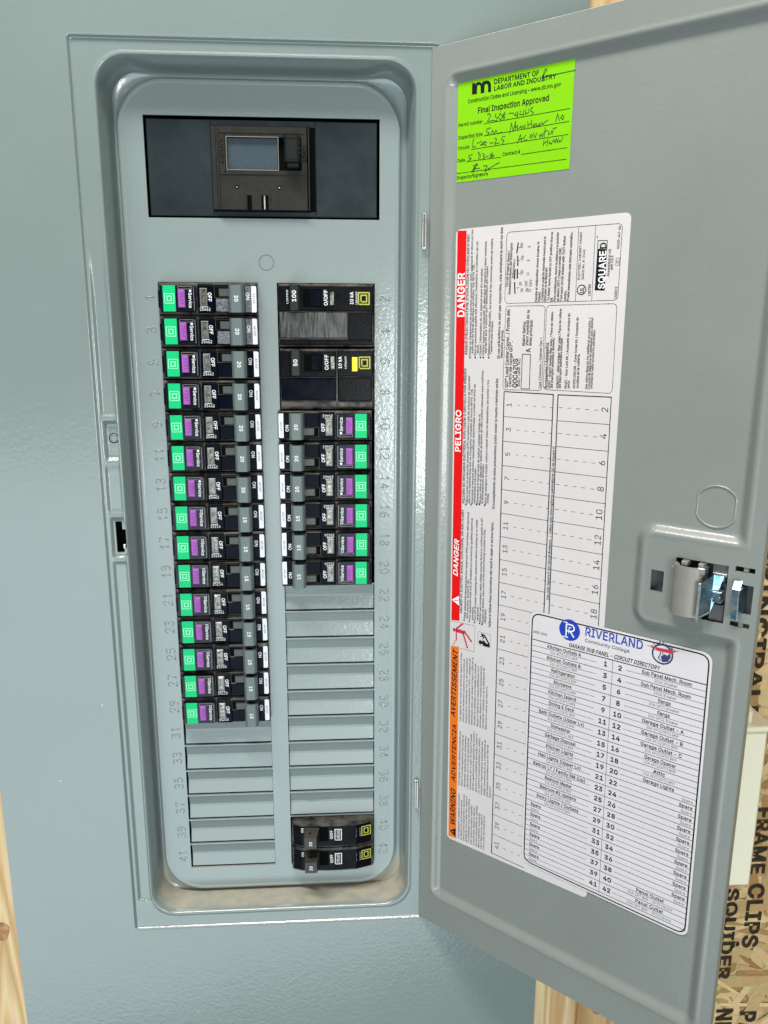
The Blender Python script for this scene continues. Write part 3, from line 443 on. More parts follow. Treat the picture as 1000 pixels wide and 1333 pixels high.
def rings(mb, loops, keep=None):
    """loops: list of (pts, d or function)"""
    base = len(mb.v); n = len(loops[0][0]); allp = []
    for pts, d in loops: allp += [(x, z, d(x, z) if callable(d) else d) for x, z in pts]
    faces = []
    for k in range(len(loops) - 1):
        for i in range(n):
            j = (i + 1) % n; q = (k * n + i, k * n + j, (k + 1) * n + j, (k + 1) * n + i)
            if keep:
                cx = sum(allp[t][0] for t in q) / 4; cz = sum(allp[t][1] for t in q) / 4
                if not keep(cx, cz): continue
            faces.append(q)
    mb.add(allp, faces, True)
def plate(mb, outer, holes, d, wall=1.4, smooth=True, flip=False):
    """flat sheet with holes, each hole with edges going back by wall"""
    vs = []; es = []
    def loop(pts):
        o = len(vs); n = len(pts); vs.extend([Vector(p) for p in pts]); es.extend([(o + i, o + (i + 1) % n) for i in range(n)])
    loop(outer)
    for h in holes: loop(h)
    rv, re_, rf, _, _, _ = delaunay_2d_cdt(vs, es, [], 1, 1e-5)
    def inside(p, poly):
        c = False; n = len(poly); j = n - 1
        for i in range(n):
            if (poly[i][1] > p[1]) != (poly[j][1] > p[1]) and p[0] < (poly[j][0] - poly[i][0]) * (p[1] - poly[i][1]) / (poly[j][1] - poly[i][1]) + poly[i][0]: c = not c
            j = i
        return c
    keep = []
    for f in rf:
        c = sum((rv[i] for i in f), Vector((0, 0))) / len(f)
        if inside(c, outer) and not any(inside(c, h) for h in holes): keep.append(tuple(f))
    mb.add([(v.x, v.y, d) for v in rv], keep, smooth)
    if wall:
        for h in holes:
            n = len(h)
            mb.add([(x, z, d) for x, z in h] + [(x, z, d - wall) for x, z in h], [(i, n + i, n + (i + 1) % n, (i + 1) % n) for i in range(n)])
rect = lambda x0, x1, z0, z1: [(x0, z0), (x1, z0), (x1, z1), (x0, z1)]
circ = lambda x, z, r, n=28: [(x + r * math.cos(2 * PI * i / n), z + r * math.sin(2 * PI * i / n)) for i in range(n)]
# pockets and channels pressed into the left flange
FEAT = [(-34.2, -26.2, -78, 24, 1.5, 40), (-33.2, -25.2, -104.5, -81.5, 3.0, 2), (-34.0, -25.6, -137.5, -106.5, 1.5, 6), (-33.2, -24.6, -166, -140.0, 2.2, 3), (-33.4, -25.4, -412, -168, 1.4, 3)]
def strip(x, z):
    d = 16.4
    for x0, x1, z0, z1, dp, ft in FEAT:
        ex = min(sstep(x0 - .8, x0 + .9, x), 1 - sstep(x1 - .9, x1 + .8, x)); ez = min(sstep(z0 - .5, z0 + 1.2, z), 1 - sstep(z1 - (ft if ft > 2.5 else 1.3), z1 + .6, z))
        d -= dp * ex * ez
    return d
HOLE = (-31.3, -25.3, -163.0, -143.0)
notstrike = lambda x, z: not (HOLE[0] - .4 < x < HOLE[1] + .4 and HOLE[2] - .4 < z < HOLE[3] + .4)
O = lambda g, r=2.2: rrect(-37.2 + g, 165.0 - g, -433.6 + g, 127.0 - g, max(.4, r))
Lp = lambda g: rrect(-23.9 + g, 152.2 - g, -422.8 + g, 118.2 - g, 17 - g * .5)
Pl = lambda g: rrect(-17.9 - g, 144.5 + g, -417.3 - g, 111.4 + g, 27 + g)
def mixl(a, b, t): return [(p[0] + (q[0] - p[0]) * t, p[1] + (q[1] - p[1]) * t) for p, q in zip(a, b)]
cb = WB()
outer = O(-.9, 3)
plate(cb, [(-117, -700), (247.5, -700), (247.5, 420), (-117, 420)], [outer], H, wall=0)
lo = [(outer, H), (O(-.5, 2.8), H + .04), (O(-.1, 2.4), H + .05), (O(.25, 2), H - .25), (O(.7, 1.8), H - 1.15), (O(1.1, 1.6), H - 1.6)]
a0 = O(1.1, 1.6); b0 = Lp(-2.2)
for i in range(1, 17): lo.append((mixl(a0, b0, i / 16), strip))
lo += [(Lp(-1.4), 16.75), (Lp(-.7), 16.8), (Lp(-.1), 16.35), (Lp(.4), 15.3), (Lp(.8), 13.6), (Lp(1.6), 9.5), (Lp(2.4), 5), (Lp(3.0), 0), (Lp(3.35), -4)]
rings(cb, lo, notstrike)
# cover edges folded back to the wall
for (xa, xb) in ((-117, -117), (247.5, 247.5)): cb.add([(xa, -700, H), (xa, 420, H), (xa, 420, H - 1.5), (xa, -700, H - 1.5)], [(0, 1, 2, 3) if xa < 0 else (3, 2, 1, 0)])
cover = cb.build('cover', M_COVER, panel)
df = WB()
lo = [(Lp(3.35), -4), (mixl(Lp(3.35), Pl(1.6), .5), -5.6), (Pl(1.5), -5.4), (Pl(.75), -4.2), (Pl(.35), -1.9), (Pl(.05), -.5), (Pl(-.5), .12), (Pl(-1.4), .25), (Pl(-2.6), 0.0)]
rings(df, lo)
inner = Pl(-2.6)
holes = [rect(-3.1, 132.5, 36.5, 92.0), rect(XL0, XL1, -15 * P, 0), rect(XR0, XR1, -10 * P, 0), rect(XR0, XR1, -21 * P, -19 * P), circ(64.8, 11.6, 4.55)]
fl = [(XL0, XL1, k) for k in range(15, 21)] + [(XR0, XR1, k) for k in range(10, 19)]
for x0, x1, k in fl: holes.append(rect(x0 + .05, x1 - .05, -(k + 1) * P + .35, -k * P - .35))
plate(df, inner, holes, 0.0)
front = df.build('dead_front', M_FRONT, panel)
kb = WB(); kb.disc(64.8, 11.6, 4.3, -1.2, -.15, 28); kb.build('knockout', M_FILL, panel)
first = None
for x0, x1, k in fl:
    b = WB(); zt = -k * P - .6; zb = -(k + 1) * P + 1.25; zm = -k * P - 8.3; v = 2.3
    xa = x0 + (1.1 if x0 < 30 else .45); xb = x1 - (.35 if x0 < 30 else .6)
    b.zprof([(zt, -.5), (zm + .8, -v + .1), (zm - .8, -v), (zb + .5, -.75), (zb, -1.1), (zb, -1.9), (zm, -v - 1), (zt, -1.5)], xa, xb)
    b.build('filler_plate', M_FILL, panel)
en = WB(); en.add([(-25, -430, -3), (150, -430, -3), (150, 118, -3), (-25, 118, -3), (-25, -430, -40), (150, -430, -40), (150, 118, -40), (-25, 118, -40)], [(4, 5, 6, 7), (0, 4, 7, 3), (1, 2, 6, 5), (0, 1, 5, 4), (3, 7, 6, 2)])
en.build('enclosure', M_VOID, panel)
# strike slot and the screw pocket on the left flange
st = WB(); x0, x1, z0, z1 = HOLE
plate(st, rect(x0 - 1.1, x1 + .9, z0 - 1.0, z1 + 1.0), [[(x0, z0), (x1 - 1.4, z0), (x1 - 1.4, z0 + 2.6), (x1, z0 + 2.6), (x1, z1 - 5.2), (x1 - 1.9, z1 - 5.2), (x1 - 1.9, z1), (x0, z1)]], 14.35, wall=1.6, smooth=False)
st.build('strike_slot', M_COVER, panel)
sb = WB(); sb.add([(x0 - 1, z0 - 1, 12.9), (x1 + 1, z0 - 1, 12.9), (x1 + 1, z1 + 1, 12.9), (x0 - 1, z1 + 1, 12.9), (x0 - 1, z0 - 1, 5), (x1 + 1, z0 - 1, 5), (x1 + 1, z1 + 1, 5), (x0 - 1, z1 + 1, 5)], [(4, 5, 6, 7), (0, 4, 7, 3), (1, 2, 6, 5), (0, 1, 5, 4), (3, 7, 6, 2)])
sb.build('slot_cavity', M_VOID, panel)
tb = WB(); tb.box(x0 + 3.2, x0 + 4.6, z0 + 1.5, z0 + 4.2, 5.2, 11.5, .2); tb.build('strike_tab', M_STEEL, panel)
sr = WB(); n = 24; cx, cz, dd = -28.6, -91.6, 13.45
P_ = []; F_ = []
for i in range(n):
    a = 2 * PI * i / n
    for r_, d_ in ((2.6, dd - .1), (2.3, dd + .35), (1.95, dd + .3), (1.7, dd - .5)): P_.append((cx + r_ * math.cos(a), cz + r_ * math.sin(a), d_))
for i in range(n):
    j = (i + 1) % n
    for k in range(3): F_.append((i * 4 + k, i * 4 + k + 1, j * 4 + k + 1, j * 4 + k) if False else (i * 4 + k, j * 4 + k, j * 4 + k + 1, i * 4 + k + 1))
sr.add(P_, F_, True); sr.disc(cx, cz, 1.7, dd - .5, dd + .12); sr.build('screw_boss', M_FILL, panel); sr = WB(); sr.disc(cx, cz, 3.1, dd - .3, dd + .02); sr.build('screw_gap', M_ENG, panel)
# embossed slot numbers
DG = {'0': [[(0, .3), (0, .7), (.25, 1), (.4, 1), (.6, .75), (.6, .25), (.4, 0), (.25, 0), (0, .3)]], '1': [[(.1, .78), (.32, 1), (.32, 0)]],
 '2': [[(0, .75), (.12, .95), (.35, 1), (.58, .88), (.58, .62), (.3, .35), (0, 0), (.62, 0)]], '3': [[(0, .9), (.2, 1), (.5, .95), (.55, .7), (.4, .54), (.22, .53)], [(.4, .54), (.6, .35), (.55, .08), (.25, 0), (0, .12)]],
 '4': [[(.45, 0), (.45, 1), (0, .32), (.62, .32)]], '5': [[(.58, 1), (.08, 1), (.04, .58), (.35, .62), (.6, .42), (.55, .1), (.25, 0), (0, .1)]],
 '6': [[(.55, .92), (.3, 1), (.06, .75), (0, .3), (.15, .03), (.42, 0), (.6, .2), (.55, .48), (.3, .58), (.04, .4)]], '7': [[(0, 1), (.6, 1), (.22, 0)]],
 '8': [[(.3, .53), (.08, .68), (.08, .9), (.3, 1), (.52, .9), (.52, .68), (.3, .53), (.04, .35), (.04, .1), (.3, 0), (.56, .1), (.56, .35), (.3, .53)]],
 '9': [[(.05, .08), (.3, 0), (.54, .3), (.58, .75), (.42, .98), (.18, 1), (0, .82), (.05, .6), (.25, .5), (.54, .62)]]}
def number(n_, cx, cz, rot, cap, wd, d):
    b = WB(); s_ = str(n_); tw = len(s_) * wd * .62 + (len(s_) - 1) * wd * .32; c, sn = math.cos(math.radians(rot)), math.sin(math.radians(rot))
    for i, ch in enumerate(s_):
        ox = -tw / 2 + i * wd * .94
        for l in DG[ch]: b.ridge([(cx + (ox + p[0] * wd) * c - (p[1] - .5) * cap * sn, cz + (ox + p[0] * wd) * sn + (p[1] - .5) * cap * c) for p in l], .33, d)
    b.build('slot_number', M_FRONT, panel)
for k in range(21):
    zc = -k * P - 8.6
    number(2 * k + 1, -5.3, zc, 90, 5.6, 5.2, 0); number(2 * k + 2, 136.2, zc + .3, -90, 5.6, 5.2, 0)
# hinges
for z0, z1 in ((19.4, 37.8), (-345.4, -326)):
    b = WB(); b.xprof([(158.0 + 1.1 * math.cos(a), H + 1.2 + 1.1 * math.sin(a)) for a in [2 * PI * i / 12 for i in range(12)]], z0, z1); b.box(156.2, 158.5, z0 - .8, z1 + .8, H - 1.4, H + .3, .2)
    b.build('hinge', M_STEEL, panel, smooth_angle=40)
# ---------------------------------------------------------------- door
TH = math.radians(41.862); XH = 160.553
def DW(s, z, off): return W(XH + s * math.cos(TH) - off * math.sin(TH), z, H + s * math.sin(TH) + off * math.cos(TH))
def sdr(x, z, x0, x1, z0, z1, r):
    qx = abs(x - (x0 + x1) / 2) - (x1 - x0) / 2 + r; qz = abs(z - (z0 + z1) / 2) - (z1 - z0) / 2 + r
    return math.hypot(max(qx, 0), max(qz, 0)) + min(max(qx, qz), 0) - r
def smax(a, b, k=3.0):
    h = max(k - abs(a - b), 0) / k; return max(a, b) + h * h * k * .25
def door_d(s, z):
    a = sdr(s, z, 9.8, 189.2, -409.8, 109.6, 6.5)          # pan edge
    b = -sdr(s, z, 139.3, 230, -176.2, -128.6, 5.5)         # latch plateau standing in the pan
    q = smax(a, b)
    t = max(0, min(1, -q / 5.3)); t = t * t * (3 - 2 * t)
    rim = .25 * math.exp(-((q - .3) / 1.1) ** 2)
    return -3.5 * t + rim
dholes = [(144.4, 151.0, -159.5, -148.0), (156.6, 182.2, -169.3, -139.2), (185.3, 194.4, -141.0, -138.4), (185.3, 194.4, -169.2, -166.7), (185.2, 194.5, -162.0, -147.2)]
def gridlines(a, b, fine, step, must):
    ls = {round(a, 3), round(b, 3)} | {round(m_, 3) for m_ in must}; t = a
    while t < b:
        ls.add(round(t, 3)); t += step if not any(f0 - step < t < f1 for f0, f1 in fine) else .8
    out = []
    ms = {round(m_, 3) for m_ in must} | {round(a, 3), round(b, 3)}
    for v in sorted(ls):
        if out and v - out[-1] < .3:
            if v in ms:
                if out[-1] not in ms: out[-1] = v
                else: out.append(v)
            continue
        out.append(v)
    return out
mx_ = sorted({h[0] for h in dholes} | {h[1] for h in dholes}); mz_ = sorted({h[2] for h in dholes} | {h[3] for h in dholes})
DX1, DZ0, DZ1 = 196.9, -432.4, 124.6
gx = gridlines(0, DX1, [(8, 19), (130, 145), (180, 196)], 4, mx_); gz = gridlines(DZ0, DZ1, [(-412, -400), (-186, -118), (100, 112)], 5, mz_)
db = WB(DW); nx, nz = len(gx), len(gz)
pts = [(s_, z_, door_d(s_, z_)) for z_ in gz for s_ in gx]; fs = []
for j in range(nz - 1):
    for i in range(nx - 1):
        cx = (gx[i] + gx[i + 1]) / 2; cz = (gz[j] + gz[j + 1]) / 2
        if any(h[0] < cx < h[1] and h[2] < cz < h[3] for h in dholes): continue
        fs.append((j * nx + i, j * nx + i + 1, (j + 1) * nx + i + 1, (j + 1) * nx + i))
db.add(pts, fs, True)
for h in dholes:
    c = [(h[0], h[2]), (h[1], h[2]), (h[1], h[3]), (h[0], h[3])]; top = [(x, z, door_d(x, z)) for x, z in c]; db.add(top + [(x, z, y - 1.3) for x, z, y in top], [(i, 4 + i, 4 + (i + 1) % 4, (i + 1) % 4) for i in range(4)])
# rolled outer lip
lip = [(0, DZ0), (DX1, DZ0), (DX1, DZ1), (0, DZ1)]
db.add([(x, z, 0) for x, z in lip] + [(x + (.5 if x > 1 else -.3), z + (.4 if z > 0 else -.4), -.5) for x, z in lip] + [(x + (.5 if x > 1 else -.3), z + (.4 if z > 0 else -.4), -7) for x, z in lip], [(4 + i, 4 + (i + 1) % 4, (i + 1) % 4, i) for i in range(4)] + [(8 + i, 8 + (i + 1) % 4, 4 + (i + 1) % 4, 4 + i) for i in range(4)] + [(11, 10, 9, 8)])
door = db.build('door', M_DOOR, panel)
door.location = (0, 0, 0)
def dpart(mb, name, m, **k):
    o = mb.build(name, m, None, **k)
    me = o.data; off = panel.location
    me.transform(Matrix.Translation(-off)); o.parent = door; return o
# knockout in the door: round blank with flats on its two sides
kp = []
for i in range(40):
    a = 2 * PI * i / 40; kp.append((172.6 + max(-9.1, min(9.1, 10.6 * math.cos(a))), -111.3 + 10.4 * math.sin(a)))
b = WB(DW); n = len(kp)
pr = [(-.55, -3.5), (-.25, -3.05), (.25, -3.0), (.6, -3.55)]
PP = [(172.6 + (x - 172.6) * (1 + t / 10), -111.3 + (z + 111.3) * (1 + t / 10), d_) for x, z in kp for t, d_ in pr]
b.add(PP, [(i * 4 + k, ((i + 1) % n) * 4 + k, ((i + 1) % n) * 4 + k + 1, i * 4 + k + 1) for i in range(n) for k in range(3)], True)
dpart(b, 'knockout', M_DOOR)
# latch: back housing seen through the holes, curved cap, blue zinc leaf springs
b = WB(DW); b.box(140, 196.5, -172, -136, -6.9, -5.2); dpart(b, 'latch_housing', M_BACK)
b = WB(DW); prof = []
for i in range(13):
    a = PI * i / 12; prof.append((164.2 - 8.0 * math.cos(a), .2 + 7.0 * math.sin(a) ** .8 if 0 < i < 12 else -3))
inner_ = [(164.2 - 6.9 * math.cos(PI * i / 12), -1 + 6.8 * math.sin(PI * i / 12) ** .8 if 0 < i < 12 else -3) for i in range(12, -1, -1)]
b.xprof(prof + inner_, -167.4, -141.6)
b.box(155.4, 158.0, -165.5, -143.5, -1, 2.2, .3)
b.box(160.5, 163.5, -141.8, -139.6, -3, 4.2, .3); b.box(168.5, 171.2, -142.2, -139.8, -3, 3.2, .3); b.box(168.5, 171.2, -170.2, -167.2, -3, 4.2, .3); b.box(157.5, 160.5, -169.0, -167.2, -3, 2.2, .3)
dpart(b, 'latch_cap', M_CAP, smooth_angle=35)
b = WB(DW)
b.add([(171.5, -166.5, 8.2), (171.8, -148.5, 8.6), (176.5, -144, 3.0), (176.2, -163.5, 2.6), (180.8, -144.5, 1.2), (180.4, -148.5, -.6)], [(0, 1, 2, 3), (3, 2, 4, 5)])
b.add([(171.3, -166.5, 8.0), (171.6, -148.5, 8.4), (172.3, -148.6, 8.3), (172.0, -166.4, 7.9)], [(0, 1, 2, 3)])
b.taper((172.0, 180.8, -155.2, -153.8), (172.0, 180.8, -155.0, -154.0), -2, 6.4); b.taper((177.2, 180.6, -157.5, -152.5), (177.6, 180.2, -157.0, -153.0), -3, 3.4)
b.box(175.2, 181.2, -147.6, -143.6, -4, .8, .2)
dpart(b, 'latch_spring', M_ZINC)
b = WB(DW)
b.box(171.2, 172.4, -166.9, -148.0, 7.9, 9.1, .2); b.box(175.9, 182.0, -144.3, -143.2, -4, 1.6, .15); b.box(172.2, 181.0, -154.9, -154.1, 4.6, 6.2, .15); b.box(177.0, 181.0, -152.9, -152.2, -2, 3.8, .1); b.box(177.0, 181.0, -157.8, -157.1, -2, 3.8, .1)
b.add([(171.9, -166.7, 8.6), (176.2, -164.1, 2.8), (176.2, -163.0, 2.8), (171.9, -165.6, 8.8)], [(0, 1, 2, 3)]); b.add([(155.6, -141.5, -1), (160.4, -140.4, 5.6), (160.6, -142.0, 6.0), (155.8, -143.5, 1.0)], [(0, 1, 2, 3)]); b.box(169.2, 172.4, -144.6, -141.4, -2, 5.2, .4)
dpart(b, 'latch_bracket', M_BRIGHT)
b = WB(DW); b.box(174.4, 182.0, -146.0, -139.6, -5, -1.6, .3); b.box(174.4, 182.0, -158.0, -149.0, -5, -3.0, .3); b.box(174.4, 181.4, -169.0, -160.5, -5, -1.8, .3); b.box(186.5, 188.5, -161, -148, -5, -2.5, .3)
dpart(b, 'latch_slide', M_BACK)
b = WB(DW); b.zprof([(-145.2, 1.0), (-145.6, 1.6), (-149.0, 4.6), (-152.5, 5.0), (-164.8, 2.8), (-164.8, 2.2), (-152.5, 4.3), (-149, 3.9)], 186.0, 189.0)
b.taper((188.6, 191.0, -161.5, -147.5), (188.6, 189.4, -162.5, -149.5), -3, 3.4)
dpart(b, 'latch_spring', M_ZINC)
b = WB(DW); b.zprof([(-145.0, 1.5), (-149.0, 5.0), (-152.5, 5.5), (-165.0, 3.2), (-165.0, 2.6), (-152.5, 4.9), (-149, 4.3)], 188.9, 189.5); dpart(b, 'latch_bracket', M_BRIGHT)
for zc in (-139.7, -167.95):
    b = WB(DW); b.box(189.0, 191.2, zc - 1.2, zc + 1.2, -5, -.6, .2); dpart(b, 'latch_tab', M_CAP)
# ================================================================= BREAKERS
def logo_d(b, x, z, s, d, wd=.42, inner=True):
    """square outline round a block letter D, turned with the breaker"""
    h = s / 2
    b.line([(x - h, z - h), (x + h, z - h), (x + h, z + h), (x - h, z + h)], wd, d, True)
    k = s * .24
    b.line([(x - k * 1.1, z - k), (x + k * 1.1, z - k)], wd * 1.25, d + .01); b.line([(x - k * 1.1, z + k), (x + k * 1.1, z + k)], wd * 1.25, d + .01)
    b.line([(x - k * .9, z - k), (x - k * .9, z + k)], wd * 1.25, d + .02); b.line([(x + k * .9, z - k), (x + k * .9, z + k)], wd * 1.25, d + .02)
def green_breaker(amp, code, tiltv=0.0, first={}):
    """arc fault breaker in its own frame: x from the outer end, z down from the row's top edge"""
    t = empty('circuit_breaker', (0, 0, 0))
    key = 'shared'
    def part(name, fn, m, **k):
        if (key, name) in first:
            o = bpy.data.objects.new(name, first[(key, name)]); sc.collection.objects.link(o); o.parent = t; return o
        b = MB(); fn(b); o = b.build(name, m, t, **k); first[(key, name)] = o.data; return o
    part('body', lambda b: (b.box(1.0, 59.0, -18.7, -.45, -14, 5.6, 1.3), b.box(24.0, 43.5, -18.0, -1.3, 5, 6.3, .5)), M_DUSTY)
    part('face_plate', lambda b: (b.box(24.3, 34.0, -17.5, -2.2, 5.0, 6.9, .4), b.box(34.0, 42.8, -17.5, -9.0, 5.0, 6.7, .4), b.box(43.0, 59.0, -17.6, -2.0, 5.0, 6.2, .5)), M_NAVY)
    def cover(b):
        prof = [(3.0, -2.0), (22.6, -2.0), (23.4, -2.8), (23.6, -4), (23.6, -15.8), (23.4, -16.8), (22.6, -17.5), (3.0, -17.5), (2.3, -16.8), (2.3, -2.7)][::-1]
        b.prism(prof, 4, 7.6); q = [(p[0] * .965 + .45, p[1] * .95 - .5) for p in prof]; n = len(prof)
        b.add([(x, z, 7.6) for x, z in prof] + [(x, z, 8.3) for x, z in q], [(i, (i + 1) % n, n + (i + 1) % n, n + i) for i in range(n)] + [tuple(range(n, 2 * n))])
    part('test_cover', cover, M_CLEAR)
    part('green_label', lambda b: b.box(4.4, 11.6, -17.15, -2.25, 8.2, 8.42), M_GREEN)
    part('square_mark', lambda b: logo_d(b, 8.0, -9.7, 5.4, 8.47), M_GREENL)
    part('test_button', lambda b: b.box(13.2, 17.3, -14.9, -4.6, 8.2, 9.3, .45), M_PURP)
    part('button_lettering', lambda b: b.text('TEST', 14.5, -6.1, -90, 2.0, 9.34, 7.2, .02), M_PURPD)
    def clear(b): b.line([(13.2, -2.9), (21.3, -2.9), (21.3, -4.2), (13.2, -4.2)], .22, 8.36, True); b.line([(22.4, -3), (22.4, -16.5)], .25, 8.36)
    part('cover_edge', clear, M_CAP)
    def window(b): b.box(25.7, 29.9, -13.8, -3.6, 6.8, 7.2, .3)
    part('window_frame', window, M_CAP)
    part('window', lambda b: (b.box(26.2, 29.4, -13.2, -4.1, 7.1, 7.32, .1), b.box(26.6, 27.4, -12.8, -4.6, 7.3, 7.5, .1)), M_METAL)
    def slot(b): b.box(34.3, 42.7, -8.7, -3.0, 5.2, 6.36)
    part('handle_slot', slot, M_VOID)
    part('handle_stem', lambda b: b.taper((36.4, 42.9, -8.5, -3.6), (37.2, 44.5, -8.1, -4.1), 5.5, 7.6), M_STEM)
    def handle(b):
        pr = [(43.3, 5.5), (51.9, 5.5), (52.0, 12.6), (50.9, 14.3), (50.2, 14.6), (45.2, 14.6), (44.5, 14.3), (43.4, 12.6)]
        b.xprof(pr, -17.7, -2.0); b.box(46.2, 49.4, -2.2, -1.8, 9.2, 12.2)
    part('handle', handle, M_HANDLE, smooth_angle=20)
    part('handle_recess', lambda b: b.add([(46.2, -1.75, 10.4), (49.6, -1.75, 10.4), (49.3, -1.75, 12.6), (46.5, -1.75, 12.6)], [(0, 1, 2, 3)]), M_ENG)
    part('moulded_rib', lambda b: (b.box(24.6, 33.6, -2.0, -1.3, 5.2, 7.0, .15), b.box(24.4, 34.0, -18.1, -17.5, 5.2, 6.6, .15), b.box(34.2, 43.0, -2.7, -1.6, 5.2, 6.9, .2), b.box(1.3, 2.2, -15, -5, 5, 7.2, .2), b.box(43.4, 58.6, -18.2, -17.7, 5, 5.9, .1)), M_BLACK)['kind'] = 'stuff'
    part('rating_label', lambda b: b.prism([(55.9, -17.4), (58.3, -17.4), (58.8, -16.9), (58.8, -2.9), (58.3, -2.3), (55.9, -2.3)], 6.0, 6.34), M_LABEL)
    part('rating_lettering', lambda b: b.text('AF/GF', 56.7, -6.4, -90, 1.25, 6.38, 6.2, .01), M_GINK)
    for kk, nm, s_ in (('print%d' % amp, 'lettering', None),):
        k2 = (amp, code)
        if k2 in first: o = bpy.data.objects.new('lettering', first[k2]); sc.collection.objects.link(o); o.parent = t
        else:
            b = MB()
            b.text('OFF', 30.4, -6.1, -90, 2.1, 6.96, 5.2, .03); b.text('ON', 52.7, -6.2, -90, 2.0, 6.26, 4.0, .025)
            b.text(str(amp), 46.8, -8.0, -90, 2.1, 14.66, 3.5, .03); b.text('Service', 19.3, -6.4, -90, 1.9, 8.4, 8.6, .015)
            b.disc(20.4, -4.4 - .9, .75, 8.4, None, 10) if amp == 20 else b.line([(19.7, -4.6), (21.0, -4.6), (21.0, -5.9), (19.7, -5.9)], .25, 8.4, True)
            b.text(code, 25.4, -16.6, 0, 1.7, 6.96, 6.2, 0); b.line([(25.9, -14.4), (30.2, -14.4)], .3, 6.97)
            o = b.build('lettering', M_WHITE, t); first[k2] = o.data
    return t
lcode = ['25462'] * 7 + ['25214', '25224', '25214', '25041', '25303', '25303', '25115', '25245']
ORD = ['topmost', 'second', 'third', 'fourth', 'fifth', 'sixth', 'seventh', 'eighth', 'ninth', 'tenth', 'eleventh', 'twelfth', 'thirteenth', 'fourteenth', 'lowest']
for k in range(15):
    amp = 20 if k < 7 else 15; n_ = 2 * k + 1
    t = green_breaker(amp, lcode[k]); t.location = W(XL0 + random.uniform(-.12, .12), -k * P + random.uniform(-.08, .08), random.uniform(-.35, .35)); t.rotation_euler = (random.uniform(-.012, .012), random.uniform(-.005, .005), random.uniform(-.010, .010))
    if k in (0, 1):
        b = MB(); b.box(35.0, 42.4, -17.0, -9.6, 6.5, 6.86, .1); b.box(52.2, 55.7, -17.3, -2.4, 6.0, 6.24, .05); b.build('glare_patch', M_GLARE, t)  # pale patches paint the glare seen on the top two breakers
    lb = '%s green-ended breaker of the left column, grey handle marked %d' % (ORD[k] if k in (0, 14) else ORD[k] + ' from the top', amp)
    lb = lb.replace('from the top green-ended breaker of', 'green-ended breaker from the top of')
    tag(t, lb, 'circuit breaker', 'green-ended arc fault breakers')
rcode = ['25462', '25462', '25462', '25303', '25224', '25214']
for i in range(6):
    k = 4 + i; amp = 20 if i < 3 else 15; n_ = 2 * k + 2
    t = green_breaker(amp, rcode[i]); t.location = W(XR1 - .9 + random.uniform(-.12, .12), -(k + 1) * P + random.uniform(-.08, .08), random.uniform(-.2, .3)); t.rotation_euler = (random.uniform(-.012, .012), PI + random.uniform(-.005, .005), random.uniform(-.01, .01))
    lb = ['green-ended breaker directly under the wide breaker marked 50', 'second green-ended breaker below the wide breaker marked 50', 'third green-ended breaker of the right column, lowest there marked 20', 'fourth green-ended breaker of the right column, highest there marked 15', 'green-ended breaker second from the bottom of the right group', 'lowest green-ended breaker of the right column, just above blank plates'][i]
    tag(t, lb, 'circuit breaker', 'green-ended arc fault breakers')
